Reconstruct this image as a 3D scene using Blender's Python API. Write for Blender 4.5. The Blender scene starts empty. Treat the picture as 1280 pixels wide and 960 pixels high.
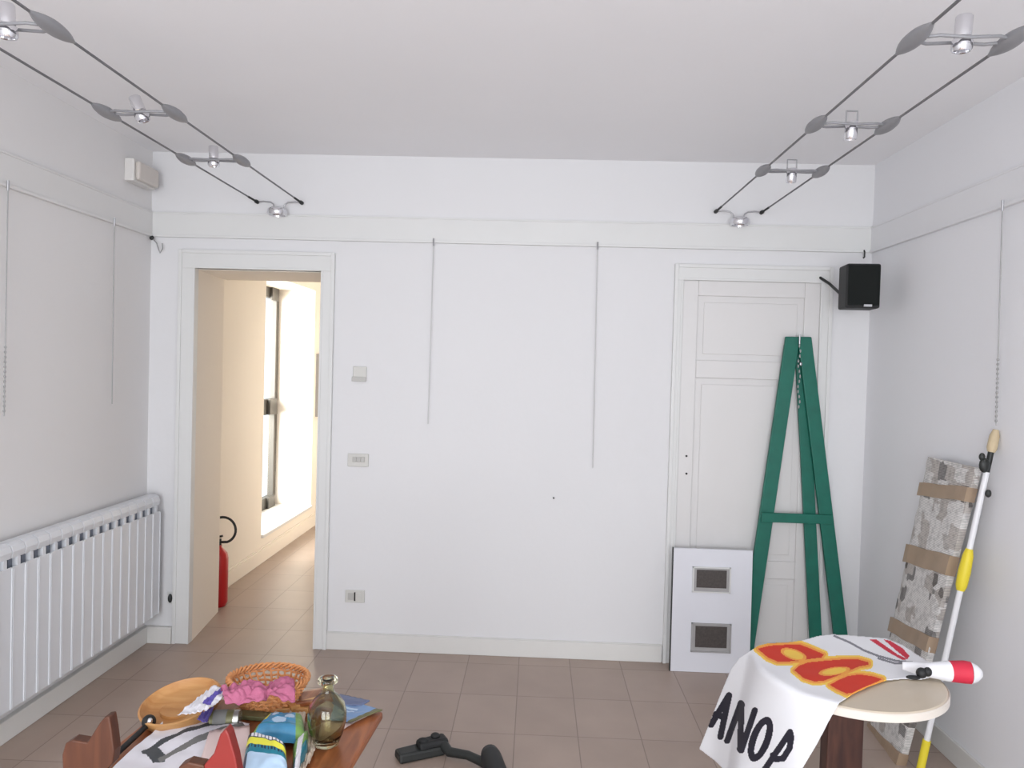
import bpy, math, random
import numpy as np
from mathutils import Vector, Matrix, noise
random.seed(7)
SC = bpy.context.scene
# ------------------------------------------------------------------ camera, world, light, exposure
F_PX, YAW, PITCH, ROLL, DIST, EYE = 930.0, -.0317, .0225, .0278, 4.2193, 1.65
_cy, _sy = math.cos(YAW), math.sin(YAW)
FWD = Vector((_sy*math.cos(PITCH), _cy*math.cos(PITCH), -math.sin(PITCH)))
_R = Vector((_cy, -_sy, 0)); _U = _R.cross(FWD)
RGT = _R*math.cos(ROLL) + _U*math.sin(ROLL)
UPV = -_R*math.sin(ROLL) + _U*math.cos(ROLL)
CAM = Vector((0, -DIST, EYE))
cam = bpy.data.cameras.new('camera'); camo = bpy.data.objects.new('camera', cam)
SC.collection.objects.link(camo)
cam.sensor_width = 36; cam.lens = 36*F_PX/1280; cam.clip_start = .02
mw = Matrix.Identity(4)
for i, v in enumerate((RGT, UPV, -FWD)):
    for j in range(3): mw[j][i] = v[j]
mw.translation = CAM
camo.matrix_world = mw
SC.camera = camo
SC.view_settings.view_transform = 'Standard'; SC.view_settings.look = 'None'
SC.view_settings.gamma = 1; SC.view_settings.use_curve_mapping = False
SC.view_settings.exposure = -0.29
SC.world = bpy.data.worlds.new('World'); SC.world.use_nodes = True
bg = SC.world.node_tree.nodes['Background']
bg.inputs[0].default_value = (.86, .92, 1, 1); bg.inputs[1].default_value = 2.2

def area(name, loc, target, sx, sy, power, col):
    l = bpy.data.lights.new(name, 'AREA'); l.shape = 'RECTANGLE'; l.size = sx; l.size_y = sy
    l.energy = power; l.color = col
    o = bpy.data.objects.new(name, l); SC.collection.objects.link(o); o.location = loc
    o.rotation_euler = (Vector(target)-Vector(loc)).to_track_quat('-Z', 'Y').to_euler()
    return o
# daylight behind the two shop windows in the front wall, and outside the hall window
area('daylight_shopfront', (-.95, -6.35, 1.5), (-.3, 0, 2.5), 1.7, 2.3, 150, (.99, .972, 1))
area('daylight_shopdoor', (.95, -6.35, 1.5), (.2, 0, 2.5), 1.5, 2.3, 125, (.99, .972, 1))
area('daylight_hall', (-3.5, 1.7, 1.6), (-2.0, 3.0, 1.0), 1.6, 2.2, 520, (1, .95, .87))

# ------------------------------------------------------------------ pixel -> point on a known plane
def ray(x, y): return FWD + RGT*((x-640)/F_PX) - UPV*((y-480)/F_PX)
def pl(x, y, ax, v):
    d = ray(x, y); return CAM + d*((v-CAM[ax])/d[ax])
def PX(x, y, v): return pl(x, y, 0, v)
def PY(x, y, v=0): return pl(x, y, 1, v)
def PZ(x, y, v=0): return pl(x, y, 2, v)
def proj(P):
    d = Vector(P)-CAM; z = d.dot(FWD); return 640+F_PX*d.dot(RGT)/z, 480-F_PX*d.dot(UPV)/z

# ------------------------------------------------------------------ materials
def mat(name, col, rough=.5, metal=0, var=.0, scale=8, bump=0, bscale=60, trans=0, ior=1.45, emit=0, coat=0, alpha=1):
    m = bpy.data.materials.new(name); m.use_nodes = True
    nt = m.node_tree; b = nt.nodes['Principled BSDF']
    b.inputs['Base Color'].default_value = (*col, 1); b.inputs['Roughness'].default_value = rough
    b.inputs['Metallic'].default_value = metal
    if trans: b.inputs['Transmission Weight'].default_value = trans; b.inputs['IOR'].default_value = ior
    if coat: b.inputs['Coat Weight'].default_value = coat
    tc = nt.nodes.new('ShaderNodeTexCoord')
    if var or True:
        n = nt.nodes.new('ShaderNodeTexNoise'); n.inputs['Scale'].default_value = scale; n.inputs['Detail'].default_value = 5
        nt.links.new(tc.outputs['Object'], n.inputs['Vector'])
        mx = nt.nodes.new('ShaderNodeMix'); mx.data_type = 'RGBA'
        lo = [max(0, c*(1-var)) for c in col]; hi = [min(1, c*(1+var)) for c in col]
        mx.inputs[6].default_value = (*lo, 1); mx.inputs[7].default_value = (*hi, 1)
        nt.links.new(n.outputs['Fac'], mx.inputs[0]); nt.links.new(mx.outputs[2], b.inputs['Base Color'])
    if bump:
        n2 = nt.nodes.new('ShaderNodeTexNoise'); n2.inputs['Scale'].default_value = bscale; n2.inputs['Detail'].default_value = 4
        nt.links.new(tc.outputs['Object'], n2.inputs['Vector'])
        bp = nt.nodes.new('ShaderNodeBump'); bp.inputs['Strength'].default_value = bump; bp.inputs['Distance'].default_value = .01
        nt.links.new(n2.outputs['Fac'], bp.inputs['Height']); nt.links.new(bp.outputs[0], b.inputs['Normal'])
    return m
def s2l(r, g, b):
    f = lambda c: (c/255/12.92) if c/255 <= .04045 else ((c/255+.055)/1.055)**2.4
    return (f(r), f(g), f(b))
def wood(name, c1, c2, axis='X', scale=14, rough=.45):
    m = mat(name, c1, rough); nt = m.node_tree; b = nt.nodes['Principled BSDF']
    tc = nt.nodes.new('ShaderNodeTexCoord'); mp = nt.nodes.new('ShaderNodeMapping')
    sc = {'X': (.12, 1, 1), 'Y': (1, .12, 1), 'Z': (1, 1, .12)}[axis]
    mp.inputs['Scale'].default_value = sc
    n = nt.nodes.new('ShaderNodeTexNoise'); n.inputs['Scale'].default_value = scale*3; n.inputs['Detail'].default_value = 8; n.inputs['Distortion'].default_value = .6
    r = nt.nodes.new('ShaderNodeValToRGB'); r.color_ramp.elements[0].color = (*c1, 1); r.color_ramp.elements[1].color = (*c2, 1)
    r.color_ramp.elements[0].position = .35; r.color_ramp.elements[1].position = .65
    nt.links.new(tc.outputs['Object'], mp.inputs[0]); nt.links.new(mp.outputs[0], n.inputs['Vector'])
    nt.links.new(n.outputs['Fac'], r.inputs[0]); nt.links.new(r.outputs[0], b.inputs['Base Color'])
    return m
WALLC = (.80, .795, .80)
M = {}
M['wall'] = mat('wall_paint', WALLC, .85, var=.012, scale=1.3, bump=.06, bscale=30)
M['wallb'] = mat('back_wall_dimmed', (.73, .725, .737), .85, var=.012, scale=1.3, bump=.06, bscale=30)  # same wall paint, darkened to balance the light falling on this wall
M['walll'] = mat('left_wall_dimmed', (.755, .74, .74), .85, var=.012, scale=1.3, bump=.06, bscale=30)  # weaker light on the left wall put into a darker colour
M['wallr'] = mat('right_wall_lifted', (.81, .81, .835), .85, var=.012, scale=1.3, bump=.06, bscale=30)  # lighter and bluer to put this wall's light into the colour
M['ceil'] = mat('ceiling_paint', (.88, .875, .895), .9, var=.04, scale=1.1, bump=.05, bscale=20)
M['trim'] = mat('trim_paint', (.70, .70, .693), .45, var=.02, scale=5, bump=.04, bscale=25)
M['base'] = mat('baseboard_paint', (.70, .69, .67), .45, var=.04, scale=6)
M['raill'] = mat('left_rail_light_tone', (.73, .72, .715), .6, var=.02, scale=5)  # rail colour follows the light level painted into the left wall
M['railr'] = mat('right_rail_light_tone', (.78, .78, .80), .6, var=.02, scale=5)  # lighter copy of the rail, matching the right wall's painted-in light
M['door'] = mat('door_paint', (.68, .665, .66), .4, var=.025, scale=3, bump=.05, bscale=18)
M['hallwall'] = mat('hall_wall_paint', (.87, .80, .72), .85, var=.015, scale=2)
M['steel'] = mat('brushed_steel', (.45, .45, .47), .35, .9, var=.1, scale=30)
M['dsteel'] = mat('steel_cable', (.20, .20, .21), .5, .6, var=.2, scale=200)
M['clamp'] = mat('grey_clamp_plastic', (.27, .27, .285), .5, .2, var=.08, scale=40)
M['chrome'] = mat('chrome', (.75, .75, .78), .14, 1, var=.03)
M['rod'] = mat('hanging_rod', (.34, .34, .34), .5, .3, var=.05)
M['palerod'] = mat('pale_hanging_rod', (.60, .60, .60), .5, .2, var=.05)
M['black'] = mat('black_plastic', (.009, .010, .011), .6, var=.2, scale=30)
M['blackcloth'] = mat('speaker_grille_cloth', (.006, .008, .0075), 1, var=.3, scale=300, bump=.3, bscale=800)
M['dgrey'] = mat('dark_grey_plastic', (.016, .018, .017), .5, var=.2, scale=20)
M['plate'] = mat('switch_plate_plastic', (.60, .59, .56), .4, var=.03)
M['platedk'] = mat('switch_rocker_plastic', (.46, .45, .43), .4, var=.03)
M['hole'] = mat('dark_hole', (.03, .03, .03), .8, var=.1)
M['rad'] = mat('radiator_enamel', (.72, .735, .77), .35, var=.02, scale=4)
M['green'] = mat('green_painted_wood', s2l(6, 100, 84), .5, var=.22, scale=14, bump=.12, bscale=40)
M['red'] = mat('red_enamel', s2l(180, 22, 28), .3, var=.08, coat=.3)
M['bronze'] = mat('bronze_window_frame', (.075, .068, .06), .5, .3, var=.1)
M['white'] = mat('white_print_board', (.74, .745, .80), .4, var=.015)
M['tabletop'] = mat('cream_laminate', s2l(206, 192, 172), .35, var=.03, scale=6)
M['tableedge'] = mat('pale_edge_band', s2l(222, 214, 204), .4, var=.03)
M['darkwood'] = wood('dark_wood', s2l(48, 24, 20), s2l(88, 52, 40), 'Z', 8)
M['tablewood'] = wood('reddish_brown_wood', s2l(118, 62, 32), s2l(170, 102, 60), 'Y', 10, .35)
M['chairwood'] = wood('russet_wood', s2l(72, 36, 19), s2l(94, 52, 30), 'Z', 12, .5)
M['redwood'] = mat('red_painted_wood', s2l(136, 36, 30), .45, var=.15, scale=20)
M['tray'] = wood('honey_wood', s2l(178, 122, 68), s2l(196, 148, 94), 'X', 12)
M['wicker'] = mat('orange_wicker', s2l(214, 146, 92), .55, var=.25, scale=60)
M['pink'] = mat('pink_cloth', s2l(180, 100, 130), .8, var=.12, scale=40, bump=.3, bscale=120)
M['paper'] = mat('white_paper', s2l(228, 226, 232), .7, var=.02)
M['greyink'] = mat('grey_ink', s2l(118, 118, 116), .7, var=.12, scale=30)
M['dkink'] = mat('dark_ink', s2l(70, 74, 78), .7, var=.12, scale=30)
M['pinkpaper'] = mat('pale_pink_paper', s2l(222, 200, 196), .7, var=.05)
M['violet'] = mat('violet_ribbon', s2l(96, 84, 170), .6, var=.2, scale=40)
M['kraft'] = mat('crumpled_tan_paper', s2l(206, 190, 172), .8, var=.12, scale=25)
M['tanwood'] = wood('pale_tan_wood', s2l(200, 140, 80), s2l(222, 172, 112), 'X', 20)
M['blue'] = mat('blue_cover', s2l(120, 152, 196), .35, var=.1, scale=30)
M['slate'] = mat('slate_blue_cover', s2l(104, 114, 146), .5, var=.1, scale=30)
M['teal'] = mat('teal_print', s2l(30, 120, 140), .3, var=.15, scale=60)
M['skyp'] = mat('sky_blue_print', s2l(70, 140, 180), .3, var=.2, scale=60)
M['lblue'] = mat('light_blue_print', s2l(186, 212, 236), .3, var=.05)
M['yellow'] = mat('yellow_print', s2l(224, 220, 70), .4, var=.08)
M['limegreen'] = mat('green_print', s2l(120, 160, 84), .4, var=.2, scale=50)
M['navy'] = mat('navy_print', s2l(24, 40, 70), .4, var=.2)
M['olive'] = mat('olive_tin', s2l(110, 108, 74), .4, .2, var=.2, scale=60)
M['silver'] = mat('silver_tin', (.62, .64, .60), .25, .7, var=.1)
M['cloth'] = mat('white_banner_cloth', (.80, .80, .83), .75, var=.02, scale=6, bump=.08, bscale=14)
M['bred'] = mat('banner_red', s2l(208, 52, 32), .7, var=.05)
M['borange'] = mat('banner_orange', s2l(240, 160, 70), .7, var=.06)
M['byellow'] = mat('banner_yellow', s2l(244, 200, 84), .7, var=.05)
M['bblack'] = mat('banner_black', s2l(30, 28, 42), .7, var=.1)
M['bcrimson'] = mat('banner_crimson', s2l(204, 40, 66), .6, var=.06)
M['bgrey'] = mat('banner_grey_line', s2l(130, 130, 138), .7, var=.06)
M['tape'] = mat('brown_packing_tape', s2l(160, 138, 116), .35, var=.08, scale=20)
M['polewhite'] = mat('white_pole_enamel', (.74, .74, .76), .3, var=.02)
M['poleyellow'] = mat('yellow_grip', s2l(226, 206, 50), .5, var=.08)
M['polewood'] = mat('pale_wood_tip', s2l(196, 178, 146), .6, var=.1, scale=50)
M['picdark'] = mat('dark_photo_print', s2l(72, 66, 64), .35, var=.5, scale=90)
M['picmat'] = mat('grey_photo_mount', s2l(166, 164, 164), .5, var=.12, scale=18)
M['beige'] = mat('beige_lamp_cover', (.62, .57, .53), .4, var=.03)
M['beigecase'] = mat('pale_lamp_case', (.72, .70, .68), .45, var=.03)

def floor_mat(name, c1, c2, g):
    m = bpy.data.materials.new(name); m.use_nodes = True; nt = m.node_tree; b = nt.nodes['Principled BSDF']
    tc = nt.nodes.new('ShaderNodeTexCoord'); mp = nt.nodes.new('ShaderNodeMapping')
    mp.inputs['Location'].default_value = (.049+.284*40, .128+.39*40, 0)
    br = nt.nodes.new('ShaderNodeTexBrick'); br.offset = 0; br.squash = 1
    br.inputs['Scale'].default_value = 1; br.inputs['Brick Width'].default_value = .284; br.inputs['Row Height'].default_value = .39
    br.inputs['Mortar Size'].default_value = .0028; br.inputs['Mortar Smooth'].default_value = .5; br.inputs['Bias'].default_value = 0
    br.inputs['Color1'].default_value = (*c1, 1); br.inputs['Color2'].default_value = (*c2, 1); br.inputs['Mortar'].default_value = (*g, 1)
    nt.links.new(tc.outputs['Object'], mp.inputs[0]); nt.links.new(mp.outputs[0], br.inputs['Vector'])
    n = nt.nodes.new('ShaderNodeTexNoise'); n.inputs['Scale'].default_value = 3.5; n.inputs['Detail'].default_value = 6
    nt.links.new(tc.outputs['Object'], n.inputs['Vector'])
    mr = nt.nodes.new('ShaderNodeMapRange'); mr.inputs[1].default_value = .3; mr.inputs[2].default_value = .7; mr.inputs[3].default_value = .93; mr.inputs[4].default_value = 1.05
    nt.links.new(n.outputs['Fac'], mr.inputs[0])
    mx = nt.nodes.new('ShaderNodeMix'); mx.data_type = 'RGBA'; mx.blend_type = 'MULTIPLY'; mx.inputs[0].default_value = 1
    nt.links.new(br.outputs['Color'], mx.inputs[6]); nt.links.new(mr.outputs[0], mx.inputs[7])
    nt.links.new(mx.outputs[2], b.inputs['Base Color'])
    b.inputs['Roughness'].default_value = .38
    bp = nt.nodes.new('ShaderNodeBump'); bp.inputs['Strength'].default_value = .25; bp.inputs['Distance'].default_value = .002; bp.invert = True
    nt.links.new(br.outputs['Fac'], bp.inputs['Height']); nt.links.new(bp.outputs[0], b.inputs['Normal'])
    return m
M['floor'] = floor_mat('taupe_floor_tiles', s2l(171, 152, 140), s2l(165, 146, 134), s2l(134, 117, 107))

def news_mat():
    m = bpy.data.materials.new('printed_newspaper'); m.use_nodes = True; nt = m.node_tree; b = nt.nodes['Principled BSDF']
    tc = nt.nodes.new('ShaderNodeTexCoord')
    def ramp(src, p0, p1, c0, c1):
        r = nt.nodes.new('ShaderNodeValToRGB'); r.color_ramp.elements[0].position = p0; r.color_ramp.elements[1].position = p1
        r.color_ramp.elements[0].color = (*c0, 1); r.color_ramp.elements[1].color = (*c1, 1); nt.links.new(src, r.inputs[0]); return r.outputs[0]
    # fine lines of print
    w = nt.nodes.new('ShaderNodeTexWave'); w.wave_type = 'BANDS'; w.bands_direction = 'Z'; w.inputs['Scale'].default_value = 46; w.inputs['Distortion'].default_value = 1.6; w.inputs['Detail'].default_value = 4; w.inputs['Detail Scale'].default_value = 6
    nt.links.new(tc.outputs['Object'], w.inputs['Vector'])
    a = ramp(w.outputs['Fac'], .1, .6, (.48, .47, .46), (.76, .74, .72))
    v = nt.nodes.new('ShaderNodeTexVoronoi'); v.distance = 'CHEBYCHEV'; v.inputs['Scale'].default_value = 17; v.inputs['Randomness'].default_value = .9
    nt.links.new(tc.outputs['Object'], v.inputs['Vector'])
    sep = nt.nodes.new('ShaderNodeSeparateColor'); nt.links.new(v.outputs['Color'], sep.inputs[0])
    k = ramp(sep.outputs[0], .91, .92, (1, 1, 1), (.24, .23, .23))
    k2 = ramp(sep.outputs[1], .72, .74, (1, 1, 1), (.66, .62, .59))
    n = nt.nodes.new('ShaderNodeTexNoise'); n.inputs['Scale'].default_value = 45; nt.links.new(tc.outputs['Object'], n.inputs['Vector'])
    nn = ramp(n.outputs['Fac'], .35, .55, (.72, .72, .72), (1, 1, 1))
    out = a
    for q in (k, k2, nn):
        mx = nt.nodes.new('ShaderNodeMix'); mx.data_type = 'RGBA'; mx.blend_type = 'MULTIPLY'; mx.inputs[0].default_value = .85
        nt.links.new(out, mx.inputs[6]); nt.links.new(q, mx.inputs[7]); out = mx.outputs[2]
    nt.links.new(out, b.inputs['Base Color']); b.inputs['Roughness'].default_value = .8
    return m
M['news'] = news_mat()
M['slot'] = mat('radiator_gap_shade', (.22, .24, .29), .6, var=.05)  # shade inside the radiator gaps, put into a darker colour
def glass_mat(name, tint, rough=0):
    m = bpy.data.materials.new(name); m.use_nodes = True; nt = m.node_tree; b = nt.nodes['Principled BSDF']
    b.inputs['Base Color'].default_value = (*tint, 1); b.inputs['Roughness'].default_value = rough
    b.inputs['Transmission Weight'].default_value = 1; b.inputs['IOR'].default_value = 1.45
    return m
M['bottleglass'] = glass_mat('smoky_yellow_glass', (.66, .64, .46), .02)
def pane_mat():
    m = bpy.data.materials.new('window_glass'); m.use_nodes = True; nt = m.node_tree
    for n in list(nt.nodes): nt.nodes.remove(n)
    o = nt.nodes.new('ShaderNodeOutputMaterial'); t = nt.nodes.new('ShaderNodeBsdfTransparent'); t.inputs[0].default_value = (.95, .97, .97, 1)
    g = nt.nodes.new('ShaderNodeBsdfGlossy'); g.inputs['Roughness'].default_value = .02
    mx = nt.nodes.new('ShaderNodeMixShader'); mx.inputs[0].default_value = .06; nt.links.new(t.outputs[0], mx.inputs[1]); nt.links.new(g.outputs[0], mx.inputs[2])
    nt.links.new(mx.outputs[0], o.inputs[0]); return m
M['pane'] = pane_mat()

# ------------------------------------------------------------------ mesh builder
class MB:
    def __init__(s): s.v = []; s.f = []; s.mi = []
    def add(s, vs, fs, mi=0):
        b = len(s.v); s.v += [Vector(v) for v in vs]; s.f += [tuple(b+i for i in f) for f in fs]; s.mi += [mi]*len(fs); return s
    def box(s, lo, hi, mi=0):
        x0, y0, z0 = lo; x1, y1, z1 = hi
        return s.add([(x0,y0,z0),(x1,y0,z0),(x1,y1,z0),(x0,y1,z0),(x0,y0,z1),(x1,y0,z1),(x1,y1,z1),(x0,y1,z1)],
                     [(0,3,2,1),(4,5,6,7),(0,1,5,4),(1,2,6,5),(2,3,7,6),(3,0,4,7)], mi)
    def hexa(s, bot, top, mi=0):       # two quads
        return s.add(list(bot)+list(top), [(0,3,2,1),(4,5,6,7),(0,1,5,4),(1,2,6,5),(2,3,7,6),(3,0,4,7)], mi)
    def prism(s, poly, d, mi=0):        # planar polygon (3D points) extruded along d
        n = len(poly); P = [Vector(p) for p in poly]; Q = [p+Vector(d) for p in P]
        return s.add(P+Q, [tuple(range(n))[::-1], tuple(range(n, 2*n))]+[(i, (i+1) % n, n+(i+1) % n, n+i) for i in range(n)], mi)
    def tube(s, pts, r, n=10, mi=0, caps=True):
        pts = [Vector(p) for p in pts]; m = len(pts); rs = r if isinstance(r, (list, tuple)) else [r]*m
        t0 = (pts[1]-pts[0]).normalized(); ref = Vector((0, 0, 1)) if abs(t0.z) < .9 else Vector((1, 0, 0))
        u = t0.cross(ref).normalized(); vs = []
        for i, p in enumerate(pts):
            t = (pts[min(i+1, m-1)]-pts[max(i-1, 0)]).normalized()
            u = (u - t*u.dot(t)).normalized(); w = t.cross(u)
            for k in range(n):
                a = 2*math.pi*k/n; vs.append(p+(u*math.cos(a)+w*math.sin(a))*rs[i])
        fs = [(i*n+k, i*n+(k+1) % n, (i+1)*n+(k+1) % n, (i+1)*n+k) for i in range(m-1) for k in range(n)]
        if caps: fs += [tuple(range(n))[::-1], tuple((m-1)*n+k for k in range(n))]
        return s.add(vs, fs, mi)
    def lathe(s, prof, c=(0,0,0), ax=(0,0,1), n=28, mi=0):   # prof: (r, h)
        ax = Vector(ax).normalized(); ref = Vector((0,0,1)) if abs(ax.z) < .9 else Vector((1,0,0))
        u = ax.cross(ref).normalized(); w = ax.cross(u); c = Vector(c); vs = []
        for r, h in prof:
            for k in range(n):
                a = 2*math.pi*k/n; vs.append(c+ax*h+(u*math.cos(a)+w*math.sin(a))*max(r, 1e-5))
        m = len(prof); fs = [(i*n+k, i*n+(k+1) % n, (i+1)*n+(k+1) % n, (i+1)*n+k) for i in range(m-1) for k in range(n)]
        return s.add(vs, fs, mi)
    def bar(s, a, b, w, t, up=(0, 0, 1), mi=0):   # rectangular bar a->b; w across, t along up-ish
        a, b = Vector(a), Vector(b); d = (b-a).normalized(); u = Vector(up); u = (u-d*u.dot(d)).normalized(); x = d.cross(u)
        q = lambda c: [c-x*w/2-u*t/2, c+x*w/2-u*t/2, c+x*w/2+u*t/2, c-x*w/2+u*t/2]
        return s.hexa(q(a), q(b), mi)
    def ell(s, c, r, n=16, mi=0):
        c = Vector(c); prof = [(math.sin(math.pi*i/n), -math.cos(math.pi*i/n)) for i in range(n+1)]; m2 = MB().lathe(prof, n=20)
        return s.add([c+Vector((v.x*r[0], v.y*r[1], v.z*r[2])) for v in m2.v], m2.f, mi)

def obj(name, mb, mats, parent=None, smooth=None, bevel=0, solid=0, sub=0):
    mats = mats if isinstance(mats, (list, tuple)) else [mats]
    org = Vector((0, 0, 0))
    if parent is not None: org = world_loc(parent)
    else:
        xs = [v for v in mb.v]; lo = [min(v[i] for v in xs) for i in range(3)]; hi = [max(v[i] for v in xs) for i in range(3)]
        org = Vector(((lo[0]+hi[0])/2, (lo[1]+hi[1])/2, lo[2])) if parent is None and not name.startswith(('wall', 'floor', 'ceil', 'base', 'trim')) else Vector((0,0,0))
    me = bpy.data.meshes.new(name)
    me.from_pydata([tuple(v-org) for v in mb.v], [], mb.f)
    for m in mats: me.materials.append(M[m])
    me.polygons.foreach_set('material_index', mb.mi)
    me.validate(); me.update()
    import bmesh
    bm = bmesh.new(); bm.from_mesh(me)
    if len(bm.faces) < 20000: bmesh.ops.recalc_face_normals(bm, faces=bm.faces)
    if smooth:
        for f in bm.faces: f.smooth = True
        for e in bm.edges:
            if len(e.link_faces) == 2 and e.calc_face_angle(0) > math.radians(smooth): e.smooth = False
    bm.to_mesh(me); bm.free()
    o = bpy.data.objects.new(name, me); SC.collection.objects.link(o)
    if parent is not None: o.parent = parent
    else: o.location = org
    if bevel:
        b = o.modifiers.new('bevel', 'BEVEL'); b.width = bevel; b.segments = 2; b.limit_method = 'ANGLE'; b.angle_limit = math.radians(40)
    if solid:
        b = o.modifiers.new('solid', 'SOLIDIFY'); b.thickness = solid; b.offset = -1
    if sub:
        b = o.modifiers.new('sub', 'SUBSURF'); b.levels = sub; b.render_levels = sub
    return o
def world_loc(o):
    l = Vector(o.location)
    while o.parent: o = o.parent; l += Vector(o.location)
    return l
def tag(o, label=None, cat=None, group=None, kind=None):
    if label: o['label'] = label
    if cat: o['category'] = cat
    if group: o['group'] = group
    if kind: o['kind'] = kind
    return o
def thing(name, loc, label, cat, group=None):
    o = bpy.data.objects.new(name, None); SC.collection.objects.link(o); o.location = Vector(loc); o.empty_display_size = .05
    return tag(o, label, cat, group)
def struct(name, mb, mats, parent=None, **k):
    o = obj(name, mb, mats, parent, **k)
    if parent is None: o['kind'] = 'structure'
    return o

# ================================================================== THE ROOM
XL, XR, H, YF = -2.2285, 1.8497, 2.8267, -6.0
DL, DR, DT = -1.962, -1.236, 2.166      # open doorway
TH = .54
EL, ER, ET = .812, 1.572, 2.165          # closed door opening
HX = -2.2; HY0, HY1, HZ0, HZ1 = 1.75, 3.08, .20, 2.35
HEND, HRX = 6.2, -1.0

mb = MB(); mb.box((XL-.6, YF-.4, -.1), (XR+.4, .25, 0)); mb.box((HX-.7, .25, -.1), (HRX+.2, HEND+.2, 0))
struct('floor', mb, 'floor')
struct('ceiling', MB().box((XL-.3, YF-.3, H), (XR+.3, .3, H+.15)), 'ceil')
# back wall, with the deep doorway on the left and the closed door on the right
mb = MB()
mb.prism([(XL-.35, 0, 0), (DL, 0, 0), (DL-.004, .03, 0), (-2.034, TH-.004, 0), (HX, TH, 0), (XL-.35, TH, 0)], (0, 0, H))
mb.box((DL, 0, DT), (DR, TH, H)); mb.box((-2.03, .001, DT), (DL, TH, H))
mb.box((DR, 0, 0), (EL, .22, H)); mb.box((DR, .22, 0), (DR+.35, TH, H)); mb.box((EL, 0, ET), (ER, .22, H)); mb.box((ER, 0, 0), (XR+.3, .22, H))
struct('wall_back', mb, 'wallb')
rv = MB().prism([(DL-.0041, .0301, 0), (DL-.002, .0301, 0), (-2.030, TH, 0), (-2.034, TH, 0)], (0, 0, DT)).prism([(-2.030, TH, 0), (-2.030, TH+.004, 0), (HX, TH+.004, 0), (HX, TH, 0)], (0, 0, H))
rv.box((DL-.05, .03, DT-.004), (DR, TH, DT)).box((DR-.003, .03, 0), (DR, TH, DT-.004))
struct('wall_reveal', rv, 'hallwall')
mb = MB().box((XL-.3, YF-.3, 0), (XL, 0, H))
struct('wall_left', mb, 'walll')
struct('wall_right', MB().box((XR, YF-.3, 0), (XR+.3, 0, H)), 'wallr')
# front wall behind the camera: two tall shop windows
W1, W2, WZ0, WZ1 = (-1.85, -.1), (.15, 1.65), .12, 2.6
mb = MB()
mb.box((XL, YF-.2, 0), (W1[0], YF, H)); mb.box((W1[1], YF-.2, 0), (W2[0], YF, H)); mb.box((W2[1], YF-.2, 0), (XR, YF, H))
for a, b in (W1, W2): mb.box((a, YF-.2, 0), (b, YF, WZ0)); mb.box((a, YF-.2, WZ1), (b, YF, H))
struct('wall_front', mb, 'wall')
for i, (a, b) in enumerate((W1, W2)):
    fr = MB(); w = .05
    fr.box((a, YF-.13, WZ0), (a+w, YF-.07, WZ1)); fr.box((b-w, YF-.13, WZ0), (b, YF-.07, WZ1))
    fr.box((a+w, YF-.13, WZ0), (b-w, YF-.07, WZ0+w)); fr.box((a+w, YF-.13, WZ1-w), (b-w, YF-.07, WZ1)); fr.box((a+w, YF-.13, 2.1), (b-w, YF-.07, 2.15))
    fo = struct('window_%d' % (i+1), fr, 'steel')
    g = obj('window_pane', MB().box((a+w, YF-.103, WZ0+w), (b-w, YF-.097, WZ1-w)), 'pane'); g.parent = fo; g.location = Vector(g.location)-Vector(fo.location)

# picture rails (wide flat band round the room) with a hanging bead under them
RB = 2.344; RT = RB+.135
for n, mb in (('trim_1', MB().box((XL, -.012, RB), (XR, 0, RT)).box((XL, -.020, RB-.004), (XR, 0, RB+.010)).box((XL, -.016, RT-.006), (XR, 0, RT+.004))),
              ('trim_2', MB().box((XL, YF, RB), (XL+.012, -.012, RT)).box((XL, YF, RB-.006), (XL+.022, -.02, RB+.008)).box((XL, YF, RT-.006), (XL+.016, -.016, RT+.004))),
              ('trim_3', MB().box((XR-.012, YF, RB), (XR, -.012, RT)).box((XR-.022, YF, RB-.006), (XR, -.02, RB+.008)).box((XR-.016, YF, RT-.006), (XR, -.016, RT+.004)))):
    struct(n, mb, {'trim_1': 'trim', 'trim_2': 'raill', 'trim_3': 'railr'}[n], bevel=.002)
# skirting boards
SK = .096
struct('baseboard_back', MB().box((-1.163, -.014, 0), (.757, 0, SK)).box((-1.163, -.010, SK), (.757, 0, SK+.006))
       .box((XL+.03, -.03, 0), (-2.06, 0, SK)).box((1.645, -.014, 0), (XR-.014, 0, SK)), 'base', bevel=.003)
struct('baseboard_left', MB().box((XL, YF, 0), (XL+.03, 0, SK)), 'base', bevel=.004)
struct('baseboard_right', MB().box((XR-.014, YF, 0), (XR, -.014, SK)), 'base', bevel=.003)

# ---- open doorway casing
def casing(x0, x1, top, wl, wr, wt, y0=-.018):
    m = MB()
    for (a, b) in ((x0-wl, x0), (x1, x1+wr)):
        m.box((a, y0, 0), (b, .03, top))
    m.box((x0-wl, y0, top), (x1+wr, .03, top+wt))
    o = .02
    m.box((x0-wl, y0-.008, 0), (x0-wl+o, y0, top+wt)); m.box((x1+wr-o, y0-.008, 0), (x1+wr, y0, top+wt)); m.box((x0-wl+o, y0-.008, top+wt-o), (x1+wr-o, y0, top+wt))
    m.box((x0-.012, y0-.004, 0), (x0, y0, top)); m.box((x1, y0-.004, 0), (x1+.012, y0, top)); m.box((x0, y0-.004, top), (x1, y0, top+.012))
    return m
struct('door_1', casing(DL, DR, DT, .095, .078, .105), 'trim', bevel=.003)
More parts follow.
